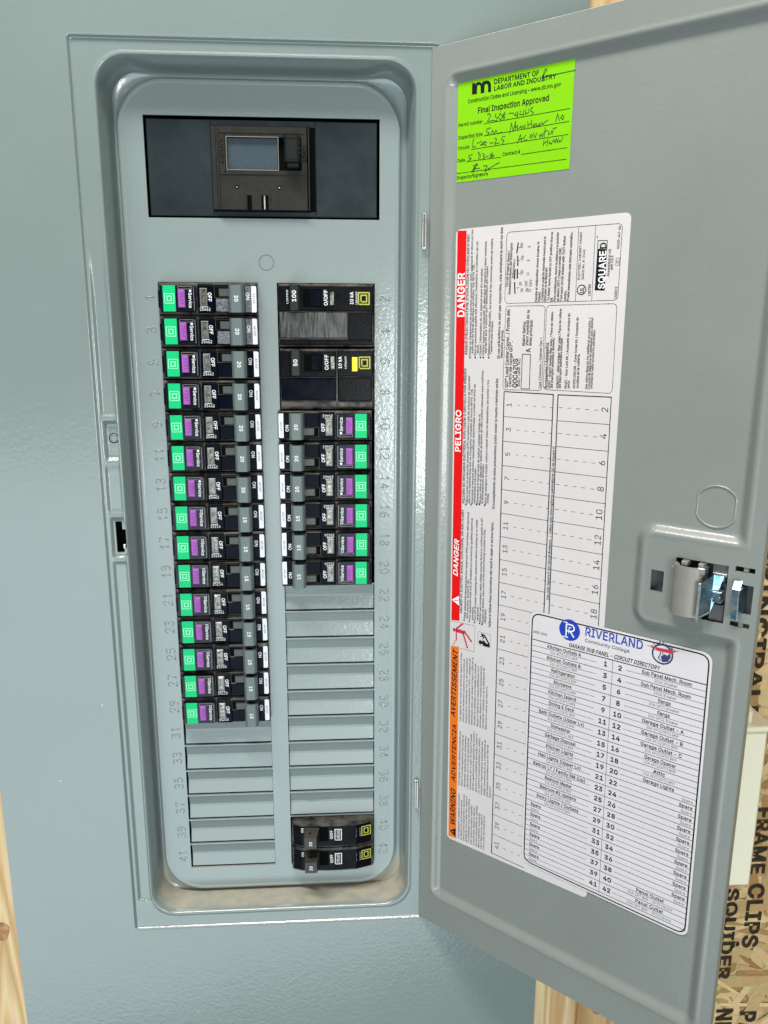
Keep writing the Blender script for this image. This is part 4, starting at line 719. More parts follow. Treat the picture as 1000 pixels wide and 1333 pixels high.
# wide black double pole breakers (frame: x from 0 = left edge of the opening, z down from the top edge)
def double_breaker(amp, k):
    t = empty('circuit_breaker', W(XR0, -k * P, 0))
    def part(name, fn, m, parent=t, **q): b = MB(); fn(b); return b.build(name, m, parent, **q)
    wide = amp == 100
    part('body', lambda b: b.box(.9, 58.3, -37.5, -.5, -14, 3.6, 1.2), M_DUSTY)
    if wide:
        part('face_plate', lambda b: (b.box(1.2, 58.0, -16.6, -2.0, 3.2, 5.2, .5), b.box(42.8, 57.2, -33.2, -17.3, 3.2, 4.9, .4)), M_BLACK)
        part('scuffed_glare_panel', lambda b: b.box(1.4, 42.2, -32.4, -17.2, 3.2, 5.2, .4), M_SCUFF_GLARE)  # scratches and streaky reflections painted into one grey panel
        part('lower_ledge', lambda b: b.box(1.2, 57.6, -36.4, -33.4, 3.2, 4.4, .4), M_BLACK)
    else:
        part('face_plate', lambda b: (b.box(1.2, 35.2, -17.6, -2.2, 3.2, 5.2, .5), b.box(36.2, 57.6, -17.4, -2.0, 3.2, 5.4, .5), b.box(36.2, 57.0, -32.6, -18.0, 3.2, 5.1, .6)), M_BLACK)
        part('lower_panel', lambda b: b.box(1.6, 35.0, -32.0, -18.2, 3.2, 5.0, .5), M_NAVY)
        part('lower_ledge', lambda b: (b.box(1.2, 35.2, -35.8, -32.6, 3.2, 4.6, .3), b.box(36.2, 57.6, -36.0, -33.2, 3.2, 4.8, .3)), M_DUSTY)
    xs = (15.8, 26.8)
    part('handle_slot', lambda b: b.box(xs[0], xs[1], -14.2, -3.6, 4.6, 5.25), M_VOID)
    part('slot_block', lambda b: b.box(xs[0] + 4.2, xs[1] - .4, -13.8, -4.2, 5.0, 5.6, .3), M_NAVY)
    h = part('handle', lambda b: (b.xprof([(7.6, 4), (14.6, 4), (14.2, 12.0), (12.9, 13.2), (8.6, 13.2), (7.9, 12.2)], -16.2, -1.4),), M_HDARK, smooth_angle=20)
    part('lettering', lambda b: b.text(str(amp), 11.9, -11.2 if wide else -10.6, 90, 2.3, 13.28, 6.4 if wide else 3.9, .03), M_WHITE, h)
    def pr(b):
        b.text('O/OFF', 30.4, -13.2, 90, 2.1, 5.3, 9.0, .03); b.text('10 kA', 45.9 if wide else 38.6, -12.4, 90, 2.0, 5.46, 7.2, .03)
        b.text('120/240V', 48.3 if wide else 41.5, -12.6, 90, 1.0, 5.46, 7.6, .02)
        if wide: b.text('LISTED', 6.9, -12.2, 90, 1.0, 5.3, 8, .02)
    part('lettering', pr, M_WHITE)
    part('window', lambda b: b.box(31.8, 34.3, -13.0, -5.2, 5.1, 5.5, .2), M_METAL)
    lx = 52.2 if wide else 52.6
    def lg(b): b.line([(lx - 3.2, -12.4), (lx + 3.2, -12.4), (lx + 3.2, -5.6), (lx - 3.2, -5.6)], .75, 5.48, True); b.line([(lx - 1.7, -10.9), (lx + 1.7, -10.9), (lx + 1.7, -7.1), (lx - 1.7, -7.1)], .8, 5.48, True)
    part('square_mark', lg, M_YEL)
    if not wide: part('yellow_button', lambda b: b.box(44.9, 48.3, -14.2, -5.6, 5.2, 6.0, .3), M_YELB)
    return t
tag(double_breaker(100, 0), 'wide black breaker marked 100 with scuffed panel and painted silvery reflections, top of right column', 'circuit breaker', 'wide black double breakers')
tag(double_breaker(50, 2), 'wide black breaker marked 50 with a small yellow button, second of right column', 'circuit breaker', 'wide black double breakers')
def single_breaker(k):
    t = empty('circuit_breaker', W(XR0, -k * P, 0))
    def part(name, fn, m, parent=t, **q): b = MB(); fn(b); return b.build(name, m, parent, **q)
    def body(b):
        prof = [(1.1, -10), (58.6, -10), (58.6, 3.0), (57.0, 5.0), (46, 8.6), (30, 9.2), (8, 8.0), (1.1, 5.2)]
        b.xprof(prof, -18.6, -.5)
    part('body', body, M_DUSTY, smooth_angle=12)
    def face(b):
        for x0, x1, d0, d1 in ((2.2, 8, 6.0, 8.4), (8, 30, 8.4, 9.6), (30, 46, 9.6, 9.0), (46, 56.6, 9.0, 5.7)):
            b.add([(x0, -17.6, d0), (x1, -17.6, d1), (x1, -2.6, d1), (x0, -2.6, d0), (x0, -17.6, d0 - .8), (x1, -17.6, d1 - .8), (x1, -2.6, d1 - .8), (x0, -2.6, d0 - .8)], [(0, 1, 2, 3), (4, 5, 1, 0), (3, 2, 6, 7), (7, 6, 5, 4), (1, 5, 6, 2), (4, 0, 3, 7)])
    part('face_plate', face, M_BLACK)
    part('handle_slot', lambda b: b.box(20.4, 26.6, -13.6, -3.2, 8.5, 9.75), M_VOID)
    h = part('handle', lambda b: b.taper((10.0, 20.6, -14.6, -3.0), (10.2, 18.4, -13.4, -5.0), 8, 18.0), M_HBRN)
    part('handle_hole', lambda b: b.add([(14.0 + 1.1 * math.cos(a), -4.05 + .02 - .1 * 0 + .075 * (13.2 - (13.2 + 1.3 * math.sin(a))) , 13.2 + 1.3 * math.sin(a)) for a in [2 * PI * i / 12 for i in range(12)]], [tuple(range(12))]), M_ENG, h)
    part('lettering', lambda b: b.text('20', 15.4, -11.2, 90, 2.0, 18.06, 3.2, .03), M_WHITE, h)
    part('lettering', lambda b: (b.text('O/OFF', 29.6, -12.0, 90, 1.9, 9.72, 6.6, .03), b.text('10 kA', 46.2, -11.8, 90, 1.7, 8.95, 6.4, .03), b.text('120/240', 48.8, -11.8, 90, .9, 8.2, 6.6, .02), b.text('ON', 9.4, -6.8, 90, 1.7, 8.9, 3.4, .02), b.line([(31.2, -13), (35.6, -13), (35.6, -4.6), (31.2, -4.6)], .5, 9.72, True)), M_WHITE)
    part('window', lambda b: b.box(32.0, 34.8, -12.4, -5.2, 9.0, 9.8, .2), M_METAL)
    def lg(b):
        sl = lambda x: 9.06 - (x - 46) * (3.3 / 10.6)
        q = MB(lambda x, z, d: Vector((x, -(sl(x) + d), z)) * .001)
        q.line([(50.0, -11.4), (56.0, -11.4), (56.0, -4.6), (50.0, -4.6)], .7, .05, True); q.line([(51.6, -9.9), (54.4, -9.9), (54.4, -6.1), (51.6, -6.1)], .7, .05, True)
        b.v += q.v; b.f += q.f; b.sm += q.sm
    part('square_mark', lg, M_YEL)
    return t
tag(single_breaker(19), 'upper of the two narrow black breakers below the blank plates at the bottom right', 'circuit breaker', 'narrow black breakers at the bottom')
tag(single_breaker(20), 'lower of the two narrow black breakers, at the very bottom of the right column', 'circuit breaker', 'narrow black breakers at the bottom')
# main breaker across the top
t = empty('main_breaker', W(65, 64, 0), 'large dark main breaker marked 200 in the wide window at the top of the panel', 'main breaker')
def part(name, fn, m, parent=t, **q):
    b = WB(); fn(b); o = b.build(name, m, None, **q); o.data.transform(Matrix.Translation(-t.location)); o.parent = parent; return o
part('face_plate', lambda b: (b.box(-1.7, 35.0, 37.8, 90.2, -6, -.6, .6), b.box(94.9, 131.0, 37.8, 90.2, -6, -.6, .6), b.box(35.0, 94.9, 86.6, 90.2, -6, -.6, .5), b.box(35.0, 94.9, 37.8, 40.6, -6, -.6, .5)), M_MAIN)
def body(b):
    plate(b, rect(38.2, 90.0, 41.0, 86.0), [rect(43.9, 86.9, 62.6, 80.6)], 3.6, wall=3.4, smooth=False)
    b.add([(38.2, 41.0, 3.6), (90, 41, 3.6), (90, 86, 3.6), (38.2, 86, 3.6), (38.2, 41.0, -5), (90, 41, -5), (90, 86, -5), (38.2, 86, -5)], [(0, 4, 5, 1), (1, 5, 6, 2), (2, 6, 7, 3), (3, 7, 4, 0)]); b.box(35.1, 38.0, 41.0, 86.2, -5, 2.0, .3); b.box(90.6, 91.6, 41.0, 86.2, -5, 2.2, .2)
part('body', body, M_MAINB)
part('side_gap', lambda b: b.box(90.0, 94.9, 40.7, 86.5, -6, -1.5), M_VOID)
part('window', lambda b: b.box(44.1, 73.2, 62.8, 80.4, -4, 1.4, .3), M_MWIN)
b = WB(); b.line([(44.0, 62.7), (73.6, 62.7), (73.6, 80.5), (44.0, 80.5)], .35, 3.66, True); o = b.build('window_edge', M_CAP, None); o.data.transform(Matrix.Translation(-t.location)); o.parent = t
part('handle_slot', lambda b: b.box(73.2, 86.9, 62.6, 80.6, -4, .6), M_VOID)
h = part('handle', lambda b: (b.xprof([(77.2, .6), (86.6, .6), (86.2, 10.6), (84.8, 12), (78.6, 12), (77.4, 10.8)], 66.4, 80.3), b.box(78.4, 85.6, 63.6, 66.6, .6, 6.5, .6)), M_HDARK, smooth_angle=20)
part('lettering', lambda b: b.text('200', 80.3, 77.0, -90, 3.0, 12.06, 7.2), M_MAINB, h)
part('engraving', lambda b: (b.text('O/OFF', 40.4, 78.6, -90, 2.6, 3.66, 13.5, 0), b.text('ON/I', 87.6, 76.0, -90, 2.3, 3.66, 9.0, 0), b.disc(49.3, 53.4, 1.15, 3.66), b.disc(73.8, 53.3, 1.15, 3.66), b.box(55.0, 57.6, 41.0, 49.0, 3.0, 3.7), b.box(63.2, 67.3, 41.0, 49.0, 3.0, 3.7)), M_ENG)
part('moulding', lambda b: (b.box(39.4, 89.0, 60.2, 60.8, 3.0, 4.1, .1), b.box(39.0, 39.6, 42, 85, 3, 4.2, .1), b.box(42.2, 43.2, 61.6, 81.6, 3.0, 4.4, .2), b.box(39.4, 89.0, 82.4, 82.9, 3.0, 4.0, .1), b.box(53.6, 54.4, 41.4, 49.6, 3.0, 4.3, .1), b.box(67.9, 68.7, 41.4, 49.6, 3, 4.3, .1)), M_MAINB)['kind'] = 'stuff'
for i_ in range(5): part('grip_rib', lambda b: b.box(78.6, 85.0, 67.6 + i_ * 2.7, 68.5 + i_ * 2.7, 11.6, 12.35, .1) if not 70 < 67.6 + i_ * 2.7 < 77 else b.box(84.4, 86.6, 67.6 + i_ * 2.7, 68.5 + i_ * 2.7, 8, 11.4, .1), M_HDARK, h)
part('pin', lambda b: (b.disc(49.3, 53.3, .5, 3.4, 3.9, 10), b.disc(73.8, 53.2, .5, 3.4, 3.9, 10), b.box(64.6, 65.5, 41.0, 48.6, 3.2, 4.0, .1)), M_STEEL)
# ================================================================= STICKERS
def sticker(name, pts, label, cat): 
    c = sum((Vector(p) for p in pts), Vector((0, 0))) / len(pts); return empty(name, DW(c.x, c.y, -3.5), label, cat)
def quad_round(q, r, n=6):
    out = []
    for i in range(len(q)):
        a, b, c = Vector(q[i - 1]), Vector(q[i]), Vector(q[(i + 1) % len(q)]); u = (a - b).normalized(); v = (c - b).normalized()
        for k in range(n + 1):
            t_ = k / n; p0 = b + u * r; p1 = b + v * r; out.append(tuple((1 - t_) ** 2 * p0 + 2 * t_ * (1 - t_) * b + t_ * t_ * p1))
    return out
class SB:
    """print on a sticker: one builder per colour"""
    def __init__(s, parent, base): s.p = parent; s.b = {}; s.base = base
    def __getitem__(s, m):
        if m.name not in s.b: s.b[m.name] = (WB(DW), m)
        return s.b[m.name][0]
    def done(s, names):
        for k, (b, m) in s.b.items(): tag(b.build(names.get(k, 'printing'), m, s.p), None, None, None, 'stuff' if 'small' in names.get(k, '') or 'white' in names.get(k, '') else None)
def words(b, e, d):
    g, st, s0, z0, s1, z1, cap, sty = e
    L = math.hypot(s1 - s0, z1 - z0); b.text(st, s0, z0, math.degrees(math.atan2(z1 - z0, s1 - s0)), cap, d, L, {'': .008, 'm': .03, 'b': .045, 'bi': .04}[sty], .25 if sty == 'bi' else 0)
Bs = -3.5
TXT = [
('white', 'DANGER', 23.1, -19.6, 22.6, 4.9, 4.6, 'b'),
('white', 'PELIGRO', 22.8, -98.6, 22.6, -73.7, 3.7, 'b'),
('white', 'DANGER', 23.0, -176.9, 23.4, -153.1, 3.19, 'bi'),
('black', 'AVERTISSEMENT', 23.8, -272.7, 24.5, -225.2, 3.4, 'bi'),
('black', 'ADVERTENCIA', 25.2, -319.1, 24.9, -277.9, 2.9, 'bi'),
('black', 'WARNING', 25.9, -350.5, 25.6, -324.1, 3.71, 'bi'),
('black', "RISQUE D'ÉLECTROCUTION, D'EXPLOSION OU D'ÉCLAIR D'ARC", 25.8, -41.1, 25.3, 25.7, 1.6, 'm'),
('black', 'Portez un équipement de protection personnel (ÉPP) approprié et observez les', 28.3, -41.6, 27.6, 27.9, 1.35, ''),
('black', 'méthodes de travail électrique sécuritaire. Voir NFPA 70E.', 29.9, -40.4, 29.2, 9.5, 1.35, ''),
('black', "Seul un personnel qualifié doit effectuer l'installation et l'entretien de cet", 31.8, -41.5, 31.1, 21.5, 1.35, ''),
('black', 'appareil.', 33.4, -40.3, 33.5, -35.3, 1.35, ''),
('black', "Coupez l'alimentation de cet appareil avant d'y travailler.", 35.3, -41.4, 34.6, 7.2, 1.35, ''),
('black', 'Utilisez toujours un dispositif de détection de tension à valeur nominale', 37.2, -41.4, 36.7, 21.2, 1.35, ''),
('black', "appropriée pour s'assurer que l'alimentation est coupée.", 38.7, -40.2, 38.1, 8.1, 1.35, ''),
('black', 'Replacez tous les dispositifs, les portes et les couvercles avant de mettre', 40.9, -41.3, 40.7, 22.3, 1.35, ''),
('black', "l'appareil sous tension.", 42.4, -40.1, 42.5, -21.8, 1.35, ''),
('black', 'Si ces précautions ne sont pas respectées, cela entraînera la mort ou des', 47.5, -42.8, 46.7, 27.9, 1.6, 'm'),
('black', 'blessures graves.', 49.4, -42.4, 49.4, -26.8, 1.6, 'm'),
('black', 'PELIGRO DE DESCARGA ELÉCTRICA, EXPLOSIÓN O DESTELLO POR ARQUEO', 26.8, -129.8, 25.5, -49.1, 1.6, 'm'),
('black', 'Utilice equipo de protección personal (EPP) apropiado y siga las prácticas de seguridad', 28.9, -129.9, 28.2, -53.3, 1.35, ''),
('black', 'eléctrica establecidas por su Compañía, consulte la norma NFPA 70E.', 30.6, -129.3, 30.3, -60.3, 1.35, ''),
('black', 'Solamente el personal eléctrico especializado deberá instalar y prestar servicios de', 32.7, -129.4, 32.1, -58.0, 1.35, ''),
('black', 'mantenimiento a este equipo.', 34.4, -128.8, 34.2, -107.2, 1.35, ''),
('black', 'Desenergice el equipo antes de realizar cualquier trabajo en él.', 36.4, -128.8, 36.0, -74.8, 1.35, ''),
('black', 'Siempre utilice un dispositivo detector de tensión de valor nominal adecuado para confirmar', 38.3, -128.6, 37.2, -49.8, 1.35, ''),
('black', 'la desenergización del equipo.', 39.8, -128.0, 39.5, -104.2, 1.35, ''),
('black', 'Antes de energizar el equipo, vuelva a colocar todos los dispositivos, las puertas y los', 42.0, -128.7, 41.0, -55.2, 1.35, ''),
('black', 'frentes.', 43.5, -127.5, 43.5, -121.2, 1.35, ''),
('black', 'El incumplimiento de estas precauciones podrá causar la muerte o lesiones serias.', 47.7, -130.3, 47.0, -53.6, 1.6, 'm'),
('black', 'HAZARD OF ELECTRIC SHOCK, EXPLOSION, OR ARC FLASH', 27.0, -200.2, 26.3, -134.2, 1.6, 'm'),
('black', 'Apply appropriate personal protective equipment (PPE) and follow safe electrical', 29.6, -203.5, 30.2, -134.7, 1.35, ''),
('black', 'work practices. See NFPA 70E.', 31.5, -203.0, 31.6, -177.1, 1.35, ''),
('black', 'This equipment must only be installed and serviced by qualified electrical', 33.5, -203.5, 32.9, -138.2, 1.35, ''),
('black', 'personnel.', 35.4, -202.8, 35.4, -194.1, 1.35, ''),
('black', 'Turn off all power supplying this equipment before working on or inside', 37.2, -203.3, 36.4, -138.7, 1.35, ''),
('black', 'equipment.', 39.0, -202.5, 38.9, -193.3, 1.35, ''),
('black', 'Always use a properly rated voltage sensing device to confirm power is off.', 40.8, -203.1, 39.9, -136.9, 1.35, ''),
('black', 'Replace all devices, doors and covers before turning on power to this', 42.7, -203.6, 42.0, -143.9, 1.35, ''),
('black', 'equipment.', 44.4, -202.9, 44.4, -193.6, 1.35, ''),
('black', 'Failure to follow these instructions will result in death or serious injury.', 47.9, -204.6, 47.2, -138.3, 1.6, 'm'),
('grey', 'Cet appareil est conçu et vérifié par Square D à des', 28.5, -273.6, 27.9, -226.7, 1.25, ''),
('grey', 'niveaux de rendement supérieurs aux normes de', 30.7, -273.6, 30.1, -230.1, 1.25, ''),
('grey', "Underwriters Laboratories (UL) et de l'Association", 32.9, -273.6, 32.2, -229.2, 1.25, ''),
('grey', "canadienne de normalisation (CSA). L'utilisation de", 35.0, -273.6, 34.3, -228.9, 1.25, ''),
('grey', "disjoncteurs autres que Square D risque d'affecter la", 37.1, -273.6, 36.3, -227.7, 1.25, ''),
('grey', "sécurité de l'utilisateur et la fiabilité du matériel.", 39.2, -273.5, 38.5, -230.8, 1.25, ''),
('grey', 'Square D rejette toute responsabilité pour tout', 41.4, -273.5, 40.6, -232.5, 1.25, ''),
('grey', 'dommage, blessure ou mauvais fonctionnement', 43.4, -273.5, 42.7, -231.6, 1.25, ''),
('grey', "résultant de l'utilisation ou de la défaillance de", 45.5, -273.5, 44.7, -232.3, 1.25, ''),
('grey', 'disjoncteurs autres que Square D.', 47.6, -273.5, 47.2, -243.8, 1.25, ''),
('grey', 'Este equipo ha sido diseñado y probado por', 28.7, -319.8, 28.6, -280.9, 1.25, ''),
('grey', 'Square D a niveles superiores a las normas de', 30.9, -319.8, 30.8, -282.9, 1.25, ''),
('grey', 'desempeño establecidas por Underwriters', 33.1, -319.8, 32.9, -282.9, 1.25, ''),
('grey', 'Laboratories (UL). El uso de interruptores', 35.3, -319.8, 35.0, -283.6, 1.25, ''),
('grey', 'automáticos que no sean de Square D puede', 37.5, -319.9, 37.0, -280.1, 1.25, ''),
('grey', 'afectar negativamente la seguridad del usuario y', 39.6, -319.9, 39.0, -277.4, 1.25, ''),
('grey', 'deteriorar la confiabilidad del equipo. Square D', 41.8, -319.9, 41.1, -278.8, 1.25, ''),
('grey', 'no asumirá responsabilidad por daños,', 43.9, -319.9, 43.2, -280.4, 1.25, ''),
('grey', 'lesiones o funcionamiento inadecuado del', 46.0, -319.9, 45.3, -282.5, 1.25, ''),
('grey', 'equipo causados por el uso o desperfecto de', 48.2, -319.9, 47.3, -280.7, 1.25, ''),
('grey', 'interruptores automáticos que no sean de', 50.3, -319.9, 49.4, -283.4, 1.25, ''),
('grey', 'Square D.', 52.3, -319.9, 52.2, -311.4, 1.25, ''),
('grey', 'This equipment is designed and tested', 29.6, -359.4, 29.0, -326.1, 1.25, ''),
('grey', 'by Square D to performance levels', 31.6, -359.4, 31.1, -329.7, 1.25, ''),
('grey', 'which exceed Underwriters Laboratories', 33.6, -359.4, 32.9, -324.9, 1.25, ''),
('grey', 'standards. Use of other than Square D', 35.5, -359.4, 34.9, -325.5, 1.25, ''),
('grey', 'Circuit Breakers may adversely affect', 37.5, -359.4, 36.9, -326.7, 1.25, ''),
('grey', 'user safety and impair reliability', 39.4, -359.4, 39.0, -330.6, 1.25, ''),
('grey', 'of equipment. Square D will not', 41.3, -359.4, 41.0, -331.5, 1.25, ''),
('grey', 'assume responsibility for damage', 43.3, -359.4, 42.8, -329.4, 1.25, ''),
('grey', 'injury or malfunction caused by the', 45.2, -359.4, 44.9, -333.9, 1.25, ''),
('grey', 'use or failure of non-Square D', 47.1, -359.4, 46.8, -334.2, 1.25, ''),
('grey', 'circuit breakers.', 49.0, -359.4, 48.7, -333.7, 1.25, ''),
('black', 'QO™ Load Center Cover. / Frente del', 53.6, -58.8, 53.0, -15.7, 2.1, 'm'),
('black', 'centro de carga QO™.', 55.6, -58.3, 55.4, -33.0, 1.8, 'm'),
('black', 'QOC42US', 59.5, -58.5, 59.1, -42.5, 3.0, 'b'),
('black', 'Series 1   LWCM1   0011', 61.1, -57.9, 60.8, -42.4, 1.35, ''),
('black', 'Type 1 Enclosure. / Gabinete Tipo 1', 74.1, -58.3, 73.5, -30.9, 1.35, ''),
('black', 'Accessories / Accesorios', 78.2, -58.1, 77.7, -33.5, 1.9, 'm'),
('black', 'QOFP - Branch breaker filler plate. / Placa de relleno', 79.9, -58.0, 79.4, -17.2, 1.35, 'm'),
('black', 'del interruptor automático derivado.', 81.3, -57.7, 81.0, -30.8, 1.35, 'm'),
('black', 'QOM2FP - Main breaker filler plate / Placa de relleno', 84.7, -57.8, 84.2, -15.7, 1.35, 'm'),
('black', 'del interruptor automático principal.', 86.1, -57.5, 85.7, -30.7, 1.35, 'm'),
('black', 'PK6FL - Door Lock Kit. / Accesorio de cerradura de', 89.6, -57.6, 89.3, -18.1, 1.35, 'm'),
('black', 'puerta.', 91.1, -57.3, 91.1, -53.2, 1.35, 'm'),
('black', '40205130015K - Cover Screw Kit. / Accesorio de', 94.4, -57.3, 94.2, -20.3, 1.35, 'm'),
('black', 'tornillos de la cubierta.', 96.4, -57.0, 96.0, -38.9, 1.35, 'm'),
('black', 'See wiring diagram for additional accessories. /', 101.4, -57.3, 101.0, -20.4, 1.35, ''),
('black', 'Consulte el diagrama de alambrado para obtener', 102.9, -57.2, 102.4, -20.2, 1.35, ''),
('black', 'información sobre accesorios adicionales.', 104.3, -56.8, 103.9, -26.4, 1.35, ''),
('black', 'A', 67.0, -39.0, 66.8, -36.6, 2.89, ''),
('black', 'Mains Rating', 63.1, -35.3, 63.1, -22.5, 1.7, 'm'),
('black', 'Valor nominal de la', 65.2, -35.3, 65.2, -16.3, 1.7, 'm'),
('black', 'línea principal:', 67.3, -35.2, 67.3, -21.4, 1.7, 'm'),
('black', 'Handle at midposition shows breaker is', 69.4, -11.9, 69.3, 19.1, 1.35, 'm'),
('black', 'tripped.', 71.2, -11.9, 71.3, -6.6, 1.35, 'm'),
('black', 'La palanca en posición intermedia muestra que el', 73.1, -11.7, 73.0, 21.5, 1.35, 'm'),
('black', 'interruptor se ha disparado.', 74.8, -11.8, 74.7, 5.9, 1.35, 'm'),
('black', 'To Reset: move handle to OFF position then to', 76.8, -11.5, 77.0, 23.6, 1.35, 'm'),
('black', 'ON.', 78.7, -12.0, 78.7, -9.7, 1.35, 'm'),
('black', 'Para restablecerlo, mueva la palanca a la posición', 80.4, -11.8, 80.4, 23.1, 1.35, 'm'),
('black', 'de abierto (OFF) y luego a cerrado (ON).', 82.3, -11.9, 82.3, 15.5, 1.35, 'm'),
('black', 'Test each circuit breaker with TEST button', 84.2, -11.9, 84.4, 21.1, 1.35, 'm'),
('black', 'monthly.', 86.4, -11.7, 86.5, -6.4, 1.35, 'm'),
('black', 'Pruebe mensualmente cada interruptor automático.', 88.2, -11.7, 88.2, 22.9, 1.35, 'm'),
('black', 'ELECTRIC CABINET FRONT', 93.6, -1.1, 93.5, 22.6, 1.2, ''),
('black', 'ISSUE No. R-2160', 95.8, -1.1, 95.7, 13.8, 1.2, ''),
('black', 'UL', 96.3, -7.9, 96.4, -4.9, 2.21, 'b'),
('black', 'LISTED', 100.0, -9.3, 99.9, -3.5, 1.3, 'b'),
('black', 'Assembled in US', 109.6, -0.0, 109.7, 13.3, 1.35, ''),
('black', 'with US &', 111.2, 3.0, 111.2, 10.2, 1.35, ''),
('black', '40265-447-06', 113.9, 13.1, 114.1, 24.0, 1.35, ''),
('black', '11', 114.1, 6.1, 114.2, 7.6, 1.35, ''),
('black', '250822', 114.4, -11.1, 114.3, -5.2, 1.35, ''),
('black', '™', 102.9, 18.8, 102.9, 20.0, 1.35, ''),
('white', 'SQUARE', 107.5, -6.0, 107.1, 12.6, 3.5, 'b'),
('black', 'D', 107.0, 13.7, 107.0, 16.6, 3.3, 'b'),
('black', 'Circuit Breaker Reset /', 51.1, -3.7, 51.6, 15.5, 1.4, 'm'),
('black', 'Restablecimiento del interruptor', 52.9, -7.7, 53.1, 19.5, 1.4, 'm'),
('black', 'automático', 54.5, 0.9, 55.2, 10.8, 1.3, ''),
('grey', 'ON', 59.4, 16.6, 59.6, 18.9, 1.6, ''),
('grey', '1', 63.9, 16.1, 64.1, 17.3, 1.6, ''),
('grey', 'ON', 59.8, 9.9, 60.5, 12.1, 1.6, ''),
('grey', '1', 63.8, 9.2, 63.9, 10.4, 1.6, ''),
('grey', 'TRIP', 60.1, 2.4, 60.5, 4.8, 1.6, ''),
('grey', 'O', 64.0, 2.0, 64.1, 3.5, 1.6, ''),
('grey', 'OFF', 59.7, -3.2, 59.7, -1.2, 1.6, ''),
('grey', 'OFF', 63.2, -3.7, 63.3, -0.8, 1.6, ''),
('grey', 'ON', 60.6, -6.6, 60.8, -4.9, 1.6, ''),
('grey', 'ON', 63.9, -6.7, 64.0, -4.7, 1.6, ''),
('grey', 'O  OFF', 65.6, -6.7, 66.1, 0.0, 1.6, ''),
('black', 'Use only Square D QO Circuit Breakers.  /  Utilice sólo interruptores automáticos QO de Square D', 85.4, -178.7, 84.4, -89.6, 1.35, 'm'),
]
lab = [(16.0, 28.7), (19.7, -362.6), (120.4, -360.4), (119.0, 30.2)]
t = sticker('warning_label', lab, 'long white wiring label with red DANGER and orange WARNING stripe and blank circuit table', 'warning label')
b = WB(DW); b.prism(quad_round(lab, 3.5), Bs + .02, Bs + .16); b.build('paper', M_PAPER, t)
s = SB(t, 0); L0 = Bs + .20
s[M_RED].prism([(17.1, 28.0), (19.2, -206.6), (25.2, -205.8), (23.2, 27.7)], L0)
s[M_ORANGE].prism([(19.3, -223.9), (21.0, -360.7), (27.1, -360.3), (25.4, -223.3)], L0)
s[M_WHITE].prism([(19.3, -193.0), (24.7, -195.8), (24.3, -189.4)], L0 + .04); s[M_RED].line([(21.2, -192.9), (23.3, -192.7)], .5, L0 + .08); s[M_RED].disc(23.9, -192.6, .3, L0 + .08)
s[M_INK].prism([(21.9, -356.3), (26.6, -359.2), (26.5, -352.9)], L0 + .04); s[M_ORANGE].line([(23.6, -356.2), (25.4, -356.1)], .5, L0 + .08)
mp_ = {'white': M_WHITE, 'black': M_INK, 'grey': M_GINK}
for e_ in TXT:
    if e_[0] == 'white': b = WB(DW); words(b, e_, L0 + .05); b.build('lettering', M_WHITE, t)
    else: words(s[mp_[e_[0]]], e_, L0 + .05)
for x_, z_ in [(28.3, -42.7), (31.8, -42.6), (35.3, -42.5), (37.2, -42.5), (40.9, -42.4), (28.2, -130.4), (31.9, -129.8), (35.7, -129.3), (37.6, -129.0), (41.4, -129.0), (29.2, -204.4), (33.0, -204.3), (36.7, -204.1), (40.4, -203.9), (42.2, -204.2)]: s[M_INK].disc(x_ - .5, z_, .55, L0 + .05, None, 10)
k_ = s[M_INK]
for q, r, wd in (([(49.2, 25.1), (49.5, -12.6), (114.9, -11.8), (114.8, 25.2)], 2.5, .25), ([(50.2, -14.0), (50.3, -60.1), (74.7, -59.4), (74.4, -14.0)], 2.2, .25), ([(75.3, -14.0), (75.6, -58.8), (115.3, -58.9), (114.7, -13.5)], 2.5, .25), ([(61.9, -59.1), (67.1, -58.9), (66.9, -40.0), (61.9, -40.0)], .1, .4), ([(112.6, 5.2), (114.6, 5.3), (114.6, 8.6), (112.6, 8.8)], .1, .2)): k_.line(quad_round(q, r, 5), wd, L0, True)
k_.line([(91.4, 24.7), (91.8, -12.0)], .25, L0); k_.line([(100.6, 24.9), (100.9, -11.6)], .25, L0); k_.line(quad_round([(53.0, -32.0), (53.0, -32.01)], .001, 1)[:1] * 2, .1, L0)
k_.line([(77.0, -58.4), (77.2, -36.0)], .22, L0)
k_.prism([(102.2, -6.7), (107.6, -7.0), (107.5, 13.2), (102.3, 13.7)], L0); k_.line([(102.4, 13.5), (107.4, 13.2), (107.4, 17.5), (102.4, 17.7)], .35, L0, True)
k_.line([(94.9 + 2.4 * math.cos(2 * PI * i / 24), -6.3 + 2.4 * math.sin(2 * PI * i / 24)) for i in range(24)], .5, L0, True)
for pr_ in [[(56.5, 19.1), (55.9, 14.1)], [(56.5, 12.4), (56.8, 7.5)], [(56.6, 5.4), (56.8, 0.8)], [(55.2, -1.6), (55.7, -7.2)], [(55.2, 5.2), (55.1, .4)]]: k_.line(pr_, .75, L0)
for zc in (16.7, 10.0, 3.2, -4.4): k_.line([(56.6, zc), (58.0, zc)], .3, L0)
